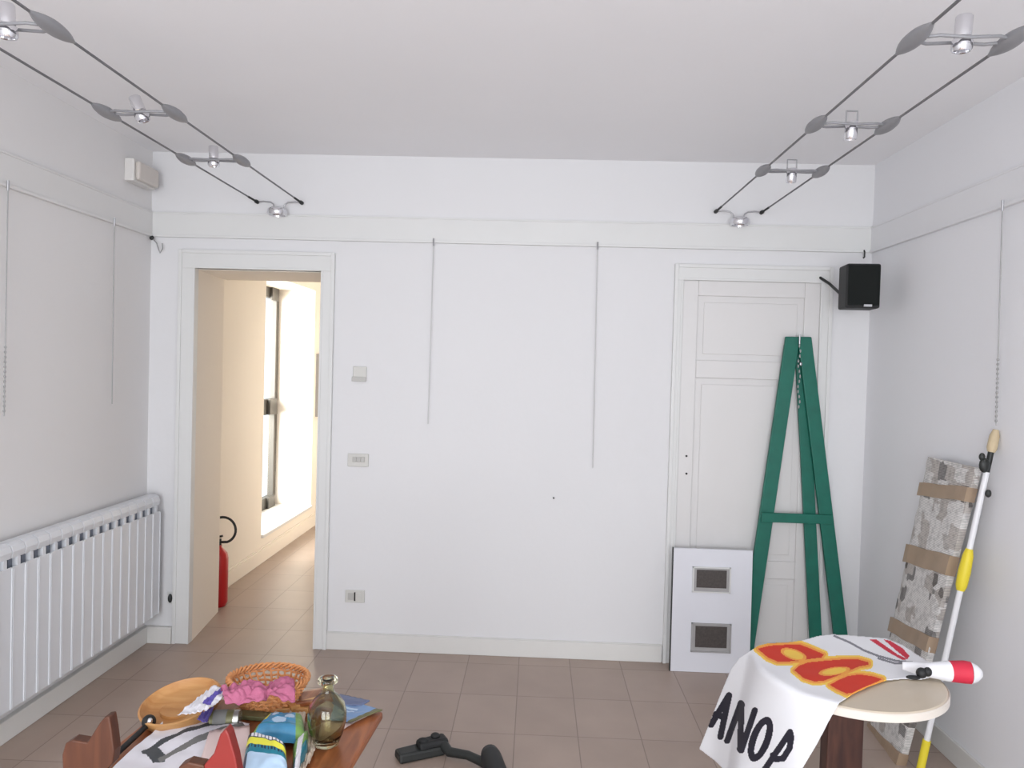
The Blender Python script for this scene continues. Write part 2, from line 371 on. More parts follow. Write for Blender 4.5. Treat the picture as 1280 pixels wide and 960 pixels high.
# ---- closed two-panel door on the right
d2 = struct('door_2', casing(EL, ER, ET, .05, .066, .09, -.015), 'trim', bevel=.003)
def childof(name, mb, mats, parent, **k):
    return obj(name, mb, mats, parent, **k)
lx0, lx1, ly = EL, ER, .002
leaf = MB(); leaf.box((lx0, ly, .008), (lx1, ly+.028, ET))
st = .085
pz = [(.10, .50), (.60, 1.62), (1.72, 2.08)]
ys = ly-.012
leaf.box((lx0, ys, .008), (lx0+st, ly, ET)); leaf.box((lx1-st, ys, .008), (lx1, ly, ET))
zz = [.008]+[v for p in pz for v in p]+[ET]
for k in range(0, len(zz), 2): leaf.box((lx0+st, ys, zz[k]), (lx1-st, ly, zz[k+1]))
lf = childof('door_leaf', leaf, 'door', d2, bevel=.004)
for a, b in pz:
    childof('door_panel', MB().box((lx0+st+.035, ly-.006, a+.035), (lx1-st-.035, ly, b-.035)), 'door', d2, bevel=.004)
for py in (570, 592):
    p = PY(858, py, ys)
    childof('keyhole', MB().lathe([(0, 0), (.006, 0), (.006, .004), (0, .004)], (p.x, ys, p.z), (0, -1, 0), 12), 'hole', d2)

# ---- the hall beyond the doorway
mb = MB()
mb.box((HX-.41, TH, 0), (HX, HY0, H)); mb.box((HX-.41, HY1, 0), (HX, HEND, H))
mb.box((HX-.41, HY0, 0), (HX, HY1, HZ0)); mb.box((HX-.41, HY0, HZ1), (HX, HY1, H))
struct('wall_hall_left', mb, 'hallwall')
struct('wall_hall_right', MB().box((HRX, TH, 0), (HRX+.15, HEND, H)), 'hallwall')
struct('wall_hall_end', MB().box((HX-.41, HEND, 0), (HRX+.15, HEND+.15, H)), 'hallwall')
struct('ceiling_hall', MB().box((HX-.41, .3, H+.001), (HRX+.15, HEND+.15, H+.15)), 'hallwall')
struct('baseboard_hall', MB().box((HX, TH, 0), (HX+.018, HEND, .11)).box((HX, TH, .11), (HX+.012, HEND, .125)), 'hallwall', bevel=.002)
# dark-framed window deep in the hall wall
gx = HX-.385
fr = MB(); w = .075
fr.box((gx-.03, HY0, HZ0), (gx+.03, HY0+w, HZ1)); fr.box((gx-.03, HY1-w, HZ0), (gx+.03, HY1-.005, HZ1))
for a, b in ((HZ0, HZ0+.13), (1.13, 1.28), (HZ1-.10, HZ1)): fr.box((gx-.03, HY0+w, a), (gx+.03, HY1-w, b))
fr.box((gx+.03, HY1-.26, HZ0), (gx+.055, HY1-w, HZ0+.13)); fr.box((gx+.03, HY1-.28, 1.13), (gx+.06, HY1-w, 1.28)); fr.box((gx+.03, HY1-.26, HZ1-.12), (gx+.055, HY1-w, HZ1))
w3 = struct('window_3', fr, 'bronze', bevel=.003)
for a, b in ((HZ0+.13, 1.13), (1.28, HZ1-.10)):
    childof('window_pane', MB().box((gx-.004, HY0+w, a), (gx+.004, HY1-w, b)), 'pane', w3)
childof('window_sill', MB().box((gx+.03, HY0+.002, HZ0), (HX+.02, HY1-.002, HZ0+.025)), 'trim', w3, bevel=.003)
# picture on the hall wall
pic = thing('wall_picture', (HX, 3.32, 1.42), 'narrow framed picture on the hall wall past the bright window', 'picture')
obj('picture_frame', MB().box((HX, 3.16, 1.10), (HX+.03, 3.185, 1.73)).box((HX, 3.475, 1.10), (HX+.03, 3.5, 1.73)).box((HX, 3.185, 1.10), (HX+.03, 3.475, 1.125)).box((HX, 3.185, 1.705), (HX+.03, 3.475, 1.73)), 'picmat', pic)
obj('picture_print', MB().box((HX, 3.185, 1.125), (HX+.015, 3.475, 1.705)), 'pinkpaper', pic)

# ---- fire extinguisher in the niche behind the reveal
ex = thing('fire_extinguisher', (-2.085, .66, 0), 'red fire extinguisher on the hall floor just inside the open doorway', 'fire extinguisher')
c = (-2.085, .66, 0)
obj('cylinder_body', MB().lathe([(0, .002), (.052, .002), (.06, .02), (.064, .03), (.064, .32), (.056, .355), (.036, .38), (.022, .395), (.022, .41), (0, .41)], c), 'red', ex, smooth=50)
obj('valve', MB().lathe([(0, .41), (.018, .41), (.018, .45), (0, .45)], c).bar((-2.13, .66, .455), (-2.06, .66, .47), .02, .012), 'black', ex, smooth=50)
lp = []
for k in range(19):
    a = math.radians(-70+k*12.5); lp.append((-2.085+.035+.085*math.cos(a), .645, .515+.085*math.sin(a)))
obj('hose', MB().tube([(-2.085, .65, .43)]+lp[:], .0085, 8), 'black', ex, smooth=60)

# ================================================================== FIXTURES ON THE WALLS
def rod(a, b, r=.0022, chain=None):
    m = MB().tube([a, b], r, 8)
    hook = MB().tube([Vector(a)+Vector((0, 0, .022)), Vector(a)+Vector((0, 0, .0)), Vector(a)+Vector((0, 0, -.02))], .005, 8)
    return m, hook
for (tp, bp, ax, v, lab) in (
    ((542, 303), (535, 530), 1, -.024, 'thin grey hanging rod on the back wall, nearer the open doorway'),
    ((747, 308), (741, 585), 1, -.024, 'thin grey hanging rod on the back wall, nearer the closed door'),
    ((143, 282), (140, 505), 0, XL+.026, 'thin hanging rod on the left wall, nearer the corner with the doorway'),
    ((10, 235), (5, 520), 0, XL+.026, 'thin hanging rod on the left wall at the left edge of the view'),
    ((1253, 260), (1245, 532), 0, XR-.026, 'thin hanging rod with beaded end on the right wall above the pole')):
    a = pl(*tp, ax, v); a.z = RB-.002; b = pl(*bp, ax, v)
    t = thing('hanging_rod', a, lab, 'picture rod', 'picture hanging rods under the rail')
    m, hk = rod(a, b, .0024)
    obj('rod', m, 'rod' if ax == 0 else 'palerod', t); obj('hook', hk, 'steel', t)
    if tp[0] in (10, 1253):
        ch = MB(); n = 14
        for k in range(n):
            p = a.lerp(b, .70+.30*k/n); ch.ell(p+Vector((0, 0, 0)), (.005, .005, .006), 6)
        obj('bead_chain', ch, 'rod', t, smooth=80)

# switch plates
def plate(cx, cy, w, h, label, kind):
    p = PY(cx, cy, 0)
    t = thing('switch_plate' if kind != 'socket' else 'power_socket', (p.x, 0, p.z), label, 'switch' if kind != 'socket' else 'socket')
    obj('cover_plate', MB().box((p.x-w/2, -.010, p.z-h/2), (p.x+w/2, 0, p.z+h/2)), 'plate', t, bevel=.003)
    if kind == 'thermo':
        obj('lower_cover', MB().box((p.x-w/2-.004, -.018, p.z-h/2-.004), (p.x+w/2, -.010, p.z-h/2+.022)), 'platedk', t, bevel=.002)
    elif kind == 'switch':
        for k in range(3): obj('rocker', MB().box((p.x-.03+k*.0245-.0015, -.015, p.z-.010), (p.x-.03+k*.0245+.0205, -.010, p.z+.020)), 'platedk', t, bevel=.002)
    else:
        for k, mm in ((-1, 'platedk'), (1, 'plate')):
            obj('socket_insert', MB().box((p.x+k*.022-.018, -.013, p.z-.02), (p.x+k*.022+.018, -.010, p.z+.02)), mm, t, bevel=.002)
        obj('socket_gap', MB().box((p.x-.004, -.0125, p.z-.025), (p.x+.004, -.010, p.z+.025)), 'hole', t)
plate(450, 467, .078, .08, 'square white plastic wall plate, topmost of the three beside the doorway', 'thermo')
plate(448, 575, .120, .074, 'grey light switch plate halfway up the wall beside the doorway', 'switch')
plate(444, 745, .112, .072, 'white power socket low on the wall beside the doorway', 'socket')
p = PY(692, 622, 0)
tag(obj('wall_nail', MB().lathe([(0, 0), (.004, 0), (.004, .014), (.005, .014), (.005, .018), (0, .018)], (p.x, 0, p.z), (0, -1, 0), 10), 'dgrey'), 'small nail in the bare middle of the back wall', 'nail')
p = PY(214, 747, 0)
t = thing('door_stop', (p.x, 0, p.z), 'small dark door hook low on the pier left of the doorway', 'hook')
obj('stop_plate', MB().box((p.x-.022, -.006, p.z-.035), (p.x+.018, 0, p.z+.035)), 'trim', t, bevel=.003)
obj('stop_knob', MB().ell((p.x, -.014, p.z), (.012, .012, .026), 10), 'dgrey', t, smooth=70)

# emergency lamp on the left wall
xa = XL+.075
q0 = PX(159, 200, XL); 
el = thing('emergency_lamp', (XL, -.17, 2.60), 'beige rectangular emergency lamp high on the left wall near the corner', 'emergency lamp')
obj('lamp_case', MB().box((XL, -.295, 2.590), (XL+.055, -.065, 2.712)), 'beigecase', el, bevel=.008)
obj('lamp_cover', MB().box((XL+.055, -.285, 2.598), (XL+.082, -.075, 2.698)), 'beige', el, bevel=.012)
# loose cable hanging from the rail in the left corner
a = Vector((XL+.02, -.03, 2.33))
cb = thing('loose_cable', a, 'short loose white cable end hanging under the rail in the left corner', 'cable')
pts = [a, a+Vector((.01, -.003, -.01)), a+Vector((.03, -.004, -.03)), a+Vector((.04, -.004, -.06)), a+Vector((.05, -.004, -.085)), a+Vector((.065, -.004, -.06)), a+Vector((.062, -.004, -.03))]
obj('wire', MB().tube(pts, .003, 6), 'rod', cb, smooth=60)
obj('cable_plug', MB().ell(a+Vector((0, -.002, 0)), (.013, .01, .013), 10), 'dgrey', cb, smooth=70)

# loudspeaker in the right corner on its bracket
ang = math.radians(-6)
sc_ = Vector((1.652, -.33, 2.112))
sp = thing('wall_speaker', (sc_.x, sc_.y, sc_.z-.12), 'small black loudspeaker on a bracket high in the right corner', 'loudspeaker')
def rotbox(lo, hi, c, a):
    m = MB().box(lo, hi); m.v = [Vector((c.x+v.x*math.cos(a)-v.y*math.sin(a), c.y+v.x*math.sin(a)+v.y*math.cos(a), c.z+v.z)) for v in m.v]; return m
obj('cabinet', rotbox((-.083, -.055, -.113), (.083, .085, .113), sc_, ang), 'black', sp, bevel=.010)
obj('grille', rotbox((-.077, -.066, -.100), (.077, -.052, .106), sc_, ang), 'blackcloth', sp, bevel=.008)
bd = rotbox((.002, -.069, -.106), (.040, -.060, -.095), sc_, ang)
obj('badge', bd, 'steel', sp)
arm0 = PY(1025, 347, -.01)
obj('bracket_arm', MB().tube([arm0, arm0+Vector((.03, -.06, -.04)), (1.60, -.25, 2.07)], .008, 8).lathe([(0, 0), (.018, 0), (.018, .006), (0, .006)], (arm0.x, -.0, arm0.z), (0, -1, 0), 12), 'dgrey', sp, smooth=50)
p = PY(1080, 322, -.02)
tag(obj('rail_hook', MB().tube([(p.x, -.018, RB+.008), (p.x, -.026, RB-.004), (p.x, -.026, RB-.03), (p.x-.006, -.026, RB-.036)], .0045, 8), 'dgrey'), 'tiny metal hook under the picture rail above the loudspeaker', 'hook')

# ---- radiator on the left wall
ry0 = -.060; zt, zb = .872, .175
rd = thing('radiator', (XL+.06, -.86, zb), 'long white sectional radiator under the left wall rods', 'radiator')
xf = XL+.112; xb = XL+.022
def section():
    m = MB(); w = .0375
    m.box((xf-.004, -w, zb+.012), (xf, w, zt-.095))               # front plate
    m.box((xf-.006, -w-.0008, zb+.012), (xf+.004, -w+.004, zt-.1)); m.box((xf-.006, w-.004, zb+.012), (xf+.004, w+.0008, zt-.1))
    m.box((xb+.02, -.006, zb+.02), (xf-.004, .006, zt-.03))       # web
    m.box((xb, -w, zb+.02), (xb+.004, w, zt-.02))                 # back plate
    # head: rounded cap with a slot beneath
    pr = [(xb, zt-.03), (xb+.004, zt-.008), (xb+.02, zt), (xf-.03, zt), (xf-.008, zt-.010), (xf, zt-.035), (xf-.006, zt-.062), (xf-.018, zt-.062), (xf-.018, zt-.03), (xb+.02, zt-.03)]
    m.prism([(x, -w, z) for x, z in pr], (0, 2*w, 0))
    return m
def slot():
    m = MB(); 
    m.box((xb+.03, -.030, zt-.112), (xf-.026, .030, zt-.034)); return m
s0 = obj('section', section(), 'rad', rd, bevel=.003)
l0 = obj('vent_gap', slot(), 'slot', s0)
l0.parent = s0; l0.location = (0, 0, 0)
hk0 = obj('vent_hook', MB().prism([(xf-.020, -.010, zt-.1), (xf-.002, -.010, zt-.1), (xf-.002, -.010, zt-.062), (xf-.010, -.010, zt-.062)], (0, .020, 0)), 'rad', s0)
n_sec = 21
for k in range(n_sec):
    if k == 0:
        for q in (s0,): q.location = (0, -(rd.location.y)*0, 0)
        base = Vector((0, ry0-.04, 0)); s0.location = base
        # meshes were built about y=0 relative to the parent's origin
    else:
        s = s0.copy(); s.location = Vector((0, ry0-.04-.080*k, 0)); SC.collection.objects.link(s); s.parent = rd
        for g in (l0, hk0):
            d = g.copy(); SC.collection.objects.link(d); d.parent = s
# (children are stored relative to the radiator empty, which sits at y=-.86)
for o in bpy.data.objects:
    if o.parent == rd: o.location.y += 0
yA, yB = ry0-.0, ry0-.080*n_sec
obj('header_pipe', MB().tube([(xb+.045, yB+.01, zt-.07), (xb+.045, yA, zt-.07)], .014, 12).tube([(xb+.045, yB+.01, zb+.06), (xb+.045, yA, zb+.06)], .014, 12), 'rad', rd, smooth=50)
for q in (-.34, -1.30): obj('wall_bracket', MB().box((XL, q, zt-.10), (xb+.05, q+.02, zt-.085)), 'steel', rd)

# ================================================================== CABLE LIGHTS
ZC = 2.546
cabx = [(-1.6057, 'left pair, the one nearer the left wall'), (-1.3511, 'left pair, the one nearer the room centre'), (.9734, 'right pair, the one nearer the room centre'), (1.2246, 'right pair, the one nearer the right wall')]
for X, lab in cabx:
    t = thing('light_cable', (X, -.06, ZC), 'taut steel lighting cable of the %s' % lab, 'cable', 'steel lighting cables under the ceiling')
    m = MB().tube([(X, -.03, ZC), (X, YF+.0, ZC)], .0042, 8); obj('cable', m, 'dsteel', t, smooth=60)
    obj('tensioner', MB().tube([(X, -.025, ZC), (X, -.05, ZC), (X, -.06, ZC), (X, -.16, ZC), (X, -.17, ZC)], [.011, .011, .006, .006, .003], 10), 'dgrey', t, smooth=40)
for xa_, xb_, side in ((cabx[0][0], cabx[1][0], 'left'), (cabx[2][0], cabx[3][0], 'right')):
    xm = (xa_+xb_)/2
    t = thing('cable_anchor', (xm, 0, ZC-.08), 'chrome disc with bent rod anchoring the %s pair of lighting cables' % side, 'cable anchor', 'cable anchors on the back wall')
    pts = [(xa_, -.03, ZC)]+[(xm+dx, -.035, ZC+dz) for dx, dz in ((-.09, .004), (-.05, .0), (-.032, -.012), (-.026, -.035))]
    pts2 = [(xb_, -.03, ZC)]+[(xm+dx, -.035, ZC+dz) for dx, dz in ((.09, .004), (.05, .0), (.032, -.012), (.026, -.035))]
    obj('bent_rod', MB().tube(pts, .004, 8).tube(pts2, .004, 8), 'steel', t, smooth=60)
    cz = ZC-.066
    obj('anchor_disc', MB().lathe([(0, .028), (.040, .028), (.052, .020), (.055, .0), (.050, -.012), (.044, -.014), (.042, -.006), (0, -.004)], (xm, -.062, cz), (0, 0, 1), 28), 'chrome', t, smooth=40)
    obj('wall_stub', MB().tube([(xm, 0, cz+.01), (xm, -.03, cz+.01)], .009, 10), 'steel', t, smooth=40)
def leaf_clamp(m, X, y, s=1):
    # pointed oval grip riding on the cable
    L = .095*s; pts = []; rs = []
    for k in range(13):
        u = -1+2*k/12; pts.append((X, y+u*L, ZC)); rs.append(max(.0045, .026*s*(1-u*u)**.8))
    b = MB().tube(pts, rs, 14)
    for v in b.v: v.z = ZC+(v.z-ZC)*.75
    m.add(b.v, b.f)
specs = [(-2.2, 'left', 'nearest the camera', 0, 'up'), (-1.509, 'left', 'in the middle', -.5, 'tilt'), (-.889, 'left', 'nearest the back wall', 0, 'up2'),
         (-2.2, 'right', 'nearest the camera', 0, 'up2'), (-1.509, 'right', 'in the middle', 0, 'down'), (-.889, 'right', 'nearest the back wall', 0, 'down2')]
for y, side, where, tilt, mode in specs:
    xa_, xb_ = (cabx[0][0], cabx[1][0]) if side == 'left' else (cabx[2][0], cabx[3][0])
    xm = (xa_+xb_)/2
    t = thing('cable_spotlight', (xm, y, ZC), 'small chrome spotlight between the %s cables, %s' % (side, where), 'spotlight', 'spotlights on the %s cable pair' % side)
    for X in (xa_, xb_):
        m = MB(); leaf_clamp(m, X, y); obj('cable_clamp', m, 'clamp', t, smooth=50)
    # two thin arms forming a long diamond
    for sg in (1, -1):
        a = MB().tube([(xa_+.012, y+.012*sg, ZC), (xa_+.05, y+.035*sg, ZC+.004*sg), (xm, y+.030*sg, ZC+.006*sg), (xb_-.05, y+.035*sg, ZC+.004*sg), (xb_-.012, y+.012*sg, ZC)], .0048, 8)
        obj('cross_arm', a, 'clamp', t, smooth=60)
    ax = Vector((tilt*.8, -.1, 1)).normalized()
    c = Vector((xm, y, ZC))
    if mode in ('up', 'up2', 'tilt'):
        obj('lamp_can', MB().lathe([(0, .062), (.018, .062), (.021, .058), (.021, .008), (0, .008)], c, ax, 24), 'chrome', t, smooth=40)
        obj('lamp_ring', MB().lathe([(.0, .006), (.024, .006), (.026, 0), (.026, -.018), (.022, -.026), (.018, -.024), (.016, -.01), (0, -.006)], c-ax*.004, ax, 24), 'chrome', t, smooth=40)
    else:
        obj('lamp_can', MB().lathe([(0, .012), (.020, .012), (.022, .008), (.022, -.046), (.019, -.05), (.016, -.04), (0, -.03)], c, ax, 24), 'chrome', t, smooth=40)
        ring = MB().tube([(xm-.02, y, ZC+.01), (xm-.02, y, ZC+.05), (xm+.02, y, ZC+.05), (xm+.02, y, ZC+.01)], .003, 6)
        obj('lamp_bracket', ring, 'steel', t)

# ================================================================== THINGS AGAINST THE BACK WALL
# green wooden easel folded flat against the door
ez = thing('wooden_easel', (1.42, -.07, 0), 'green painted wooden easel leaning against the closed door', 'easel')
def leanY(z): return -.075+.035*z/1.86           # plane of the legs, top towards the door
def legpts(pt, pb, ztop=None):
    # centre line through two image points, carried down to the floor
    a = PY(*pt, -.045); b = PY(*pb, -.07); d = (a-b)/(a.z-b.z); foot = b - d*b.z
    return a, foot
def leg(m, a, f, w, t, yo):
    a = Vector((a.x, leanY(a.z)+yo, a.z)); f = Vector((f.x, leanY(0)+yo, 0))
    x = Vector((w/2, 0, 0)); d = Vector((0, t/2, 0))
    m.hexa([f-x-d, f+x-d, f+x+d, f-x+d], [a-x-d, a+x-d, a+x+d, a-x+d])
A1, F1 = legpts((991, 421), (950, 700)); A2, F2 = legpts((1005.5, 421), (1050.5, 795)); A3, F3 = legpts((1003, 430), (1021, 795))
m = MB(); leg(m, A1, F1, .078, .022, -.0); obj('leg', m, 'green', ez, bevel=.004)
m = MB(); leg(m, A2, F2, .076, .022, -.0); obj('leg', m, 'green', ez, bevel=.004)
m = MB(); leg(m, A3, F3, .068, .018, .022); obj('leg', m, 'green', ez, bevel=.004)
c0 = PY(951, 646, -.07); c1 = PY(1039, 646, -.07)
cz = (c0.z+c1.z)/2
obj('crossbar', MB().box((c0.x, leanY(cz)-.028, c0.z-.026), (c1.x, leanY(cz)-.012, c0.z+.026)), 'green', ez, bevel=.003)
hz = A1.z-.03
obj('hinge_bolt', MB().tube([(A1.x+.032, leanY(hz)-.022, hz+.045), (A1.x+.032, leanY(hz)-.022, hz-.01)], .005, 8).ell((1.462, leanY(hz)-.014, hz-.12), (.009, .006, .012), 8), 'steel', ez, smooth=60)
ch = MB(); 
for k in range(13): ch.ell((A1.x+.032+.006*math.sin(k*1.3)+.0006*k, leanY(1.6)-.018, hz-.02-.028*k), (.0045, .004, .010), 6)
obj('chain', ch, 'rod', ez, smooth=80)

# white print board with two small framed pictures
bt = thing('display_board', (1.02, -.13, 0), 'white display board with two small dark pictures, leaning by the closed door', 'display board')
yb, yt_ = -.125, -.112
B = [PY(838, 833, yb), PY(937, 834, yb), PY(938, 687, yt_), PY(840, 685, yt_)]
zb0 = .0; x0, x1 = B[0].x, B[1].x; ztp = B[3].z
def bp(u, v, o=0):      # point on the board's front face
    return Vector((x0+(x1-x0)*u, yb+(yt_-yb)*v-o, ztp*v))
def slab(u0, v0, u1, v1, o0, o1):
    return MB().hexa([bp(u0, v0, o0), bp(u1, v0, o0), bp(u1, v0, o1), bp(u0, v0, o1)], [bp(u0, v1, o0), bp(u1, v1, o0), bp(u1, v1, o1), bp(u0, v1, o1)])
obj('board_panel', slab(0, 0, 1, 1, -.018, 0), 'white', bt, bevel=.001)
obj('board_edge', slab(-.012, 0, 0, 1.004, -.018, .001), 'dgrey', bt)
def uv(px, py):
    p = PY(px, py, -.12); return (p.x-x0)/(x1-x0), p.z/ztp
for (a, b, c_, d) in ((865, 740, 914, 710), (863, 814, 914, 780)):
    u0, v0 = uv(a, b); u1, v1 = uv(c_, d); k = .055; kv = .03
    fr = MB()
    for s in ((u0, v0, u0+k*.35, v1), (u1-k*.35, v0, u1, v1), (u0, v0, u1, v0+kv*.3), (u0, v1-kv*.3, u1, v1)):
        q = slab(*s, 0, .010); fr.add(q.v, q.f)
    f = obj('picture_frame', fr, 'picmat' if b > 800 else 'trim', bt)
    obj('mount', slab(u0+k*.35, v0+kv*.3, u1-k*.35, v1-kv*.3, 0, .003), 'picmat', f)
    obj('photo_print', slab(u0+k*.95, v0+kv*1.3, u1-k*.95, v1-kv*.8, .003, .005), 'picdark', f)

# ================================================================== THINGS AGAINST THE RIGHT WALL
B1 = PZ(1095, 908, 0); B2 = PZ(1132, 957, 0); T1 = PX(1168, 574, XR-.03); T2 = PX(1228, 584, XR-.03)
T1.z = T2.z = (T1.z+T2.z)/2+.0
nrm = (B2-B1).cross(T1-B1).normalized()
if nrm.x > 0: nrm = -nrm            # faces into the room (-X)
TK = .035
pk = thing('wrapped_package', (B1+B2)/2, 'long flat package wrapped in newspaper and brown tape, leaning on the right wall', 'package')
nu, nv = 10, 60
def pkp(u, v, o): return B1.lerp(B2, u).lerp(T1.lerp(T2, u), v)+nrm*o
m = MB(); vs = []
for j in range(nv+1):
    v = j/nv
    for i in range(nu+1):
        u = i/nu
        e = .0035*noise.noise(Vector((u*5, v*26, 3)))+.0025*noise.noise(Vector((u*12, v*60, 9)))
        edge = min(u, 1-u); bul = TK*(1 if edge > .05 else .75)
        vt = v
        dp = 0
        vs.append(pkp(u+ (.02*noise.noise(Vector((v*14, u*3, 1))) if edge < .01 else 0), vt, bul+e))
for j in range(nv+1):
    for i in range(nu+1):
        vs.append(pkp(i/nu, j/nv, .0))
N = (nu+1)*(nv+1); idx = lambda i, j, b=0: b*N+j*(nu+1)+i
fs = [(idx(i, j), idx(i+1, j), idx(i+1, j+1), idx(i, j+1)) for j in range(nv) for i in range(nu)]
fs += [(idx(i, j, 1), idx(i, j+1, 1), idx(i+1, j+1, 1), idx(i+1, j, 1)) for j in range(nv) for i in range(nu)]
for j in range(nv):
    fs.append((idx(0, j), idx(0, j+1), idx(0, j+1, 1), idx(0, j, 1))); fs.append((idx(nu, j), idx(nu, j, 1), idx(nu, j+1, 1), idx(nu, j+1)))
for i in range(nu):
    fs.append((idx(i, 0), idx(i, 0, 1), idx(i+1, 0, 1), idx(i+1, 0))); fs.append((idx(i, nv), idx(i+1, nv), idx(i+1, nv, 1), idx(i, nv, 1)))
m.add(vs, fs); obj('newspaper_wrap', m, 'news', pk, smooth=40)
for px, py, hh in ((1178, 610, .030), (1165, 692, .042), (1136, 783, .034), (1110, 917, .03)):
    # v of the band where the package centreline reaches that image height
    lo, hi = 0, 1
    for _ in range(30):
        md = (lo+hi)/2
        if proj(pkp(.25, md, TK))[1] > py: lo = md
        else: hi = md
    v = lo; dv = hh/(T1-B1).length
    bnd = MB(); n = 10; vv = []
    for k in range(n+1):
        u = -.006+1.012*k/n; wob = .004*math.sin(k*1.7)
        for q in (v-dv, v+dv): vv.append(pkp(u, q+.0015*math.sin(k)+.030*(u-.5), TK+.005+wob*.3))
    for k in range(n+1):
        u = -.006+1.012*k/n
        for q in (v-dv, v+dv): vv.append(pkp(u, q+.0015*math.sin(k)+.030*(u-.5), -.002))
    o2 = 2*(n+1); ff = []
    for k in range(n):
        ff += [(2*k, 2*k+2, 2*k+3, 2*k+1), (o2+2*k, o2+2*k+1, o2+2*k+3, o2+2*k+2), (2*k+1, 2*k+3, o2+2*k+3, o2+2*k+1), (2*k, o2+2*k, o2+2*k+2, 2*k+2)]
    ff += [(0, 1, o2+1, o2), (2*n, o2+2*n, o2+2*n+1, 2*n+1)]
    obj('tape_band', bnd.add(vv, ff), 'tape', pk)

# extension pole in front of it
pt = PX(1245, 537, XR-.015); pb = PZ(1147, 980, 0); pb.z = .012
pole = thing('extension_pole', (pb.x, pb.y, 0), 'thin white and yellow painting pole leaning on the right wall', 'pole')
def at_y(py):
    lo, hi = 0., 1.
    for _ in range(30):
        md = (lo+hi)/2
        if proj(pb.lerp(pt, md))[1] > py: lo = md
        else: hi = md
    return pb.lerp(pt, lo)
def seg(name, y0, y1, r, mt):
    return obj(name, MB().tube([at_y(y0) if y0 < 979 else pb, at_y(y1)], r, 14), mt, pole, smooth=50)
seg('shaft', 979, 590, .0115, 'polewhite')
seg('end_grip', 979, 925, .0155, 'poleyellow')
obj('middle_grip', MB().tube([at_y(738), at_y(732), at_y(715), at_y(695), at_y(686)], [.015, .021, .023, .020, .013], 14), 'poleyellow', pole, smooth=50)
seg('upper_shaft', 592, 563, .011, 'dgrey')
obj('wooden_tip', MB().tube([at_y(565), at_y(560), at_y(545), at_y(537)], [.014, .019, .018, .010], 14), 'polewood', pole, smooth=50)
c = at_y(585)
for o_, r_ in (((-.02, -.012, .012), (.020, .014, .03)), ((-.030, -.012, .045), (.012, .01, .016)), ((0, -.012, -.10), (.012, .01, .016))):
    obj('clip', MB().ell(c+Vector(o_), r_, 8), 'dgrey', pole, smooth=60)

# ================================================================== ROUND TABLE WITH BANNER
TC = Vector((1.008, -1.866, 0)); TR = .276; TZ = .72
rt = thing('round_table', TC, 'round cream side table with dark wooden legs under the banner', 'table')
obj('table_top', MB().lathe([(0, TZ-.030), (TR-.012, TZ-.030), (TR-.002, TZ-.024), (TR-.002, TZ-.004), (TR-.006, TZ), (0, TZ)], TC, (0, 0, 1), 96), 'tabletop', rt, smooth=40)
obj('edge_band', MB().lathe([(TR-.001, TZ-.028), (TR+.002, TZ-.026), (TR+.002, TZ-.006), (TR-.001, TZ-.003)], TC, (0, 0, 1), 96), 'tableedge', rt, smooth=40)
lr = PY(1079, 940, TC.y-.03).x; ll = PY(1034, 940, TC.y-.03).x
obj('leg', MB().box((ll, TC.y-.03, 0), (lr, TC.y+.03, TZ-.03)), 'darkwood', rt, bevel=.004)
obj('foot', MB().box((ll-.16, TC.y-.035, 0), (lr+.10, TC.y+.035, .04)), 'darkwood', rt, bevel=.006)
obj('mounting_plate', MB().lathe([(0, TZ-.04), (.12, TZ-.04), (.12, TZ-.03), (0, TZ-.03)], TC, (0, 0, 1), 48), 'darkwood', rt, smooth=40)

# ---- banner
def inpoly(x, y, P):
    c = False; n = len(P); j = n-1
    for i in range(n):
        xi, yi = P[i]; xj, yj = P[j]
        if (yi > y) != (yj > y) and x < (xj-xi)*(y-yi)/(yj-yi)+xi: c = not c
        j = i
    return c
def dseg(x, y, a, b):
    dx, dy = b[0]-a[0], b[1]-a[1]; L = dx*dx+dy*dy or 1e-9
    t = max(0, min(1, ((x-a[0])*dx+(y-a[1])*dy)/L)); return math.hypot(x-a[0]-t*dx, y-a[1]-t*dy)
def dpoly(x, y, P, closed=True):
    n = len(P); return min(dseg(x, y, P[i], P[(i+1) % n]) for i in range(n if closed else n-1))
def inell(x, y, c, r, a=0):
    a = math.radians(a); dx, dy = x-c[0], y-c[1]; u = dx*math.cos(a)+dy*math.sin(a); w = -dx*math.sin(a)+dy*math.cos(a)
    return math.hypot(u/r[0], w/r[1])
OUT = [(939, 813), (948, 807), (960, 804), (985, 803), (1005, 800), (1022, 795), (1040, 793), (1062, 794), (1085, 796), (1108, 798), (1128, 806), (1146, 818), (1160, 827), (1165, 834), (1165, 846), (1150, 849), (1128, 848), (1108, 850),
       (1085, 858), (1066, 867), (1049, 878), (1035, 903), (1021, 930), (1003, 960), (978, 1004), (955, 1000), (925, 977), (903, 960), (894, 951), (874, 936), (884, 911), (899, 872), (908, 850), (914, 836), (924, 823)]
RED = [[(947, 811), (962, 807), (980, 806), (1001, 806), (1014, 811), (1030, 818), (1027, 822), (1010, 824), (1000, 826), (985, 827), (972, 827), (960, 822)],
       [(993, 838), (999, 832), (1010, 828), (1030, 826), (1055, 824), (1072, 824), (1086, 828), (1086, 831), (1074, 833), (1060, 839), (1046, 845), (1030, 851), (1018, 852), (1005, 848)],
       [(1037, 856), (1048, 850), (1060, 845), (1074, 843), (1090, 845), (1103, 849), (1090, 855), (1080, 859), (1066, 866), (1058, 867), (1047, 862)]]
YEL = [((992, 818), (17, 6.5), 18), ((1043, 839), (20, 5), -8)]
CRI = [[(1086, 799), (1095, 799), (1122, 818), (1135, 824), (1128, 825), (1110, 815)], [(1104, 799), (1113, 801), (1128, 810), (1137, 820), (1134, 824), (1120, 813)]]
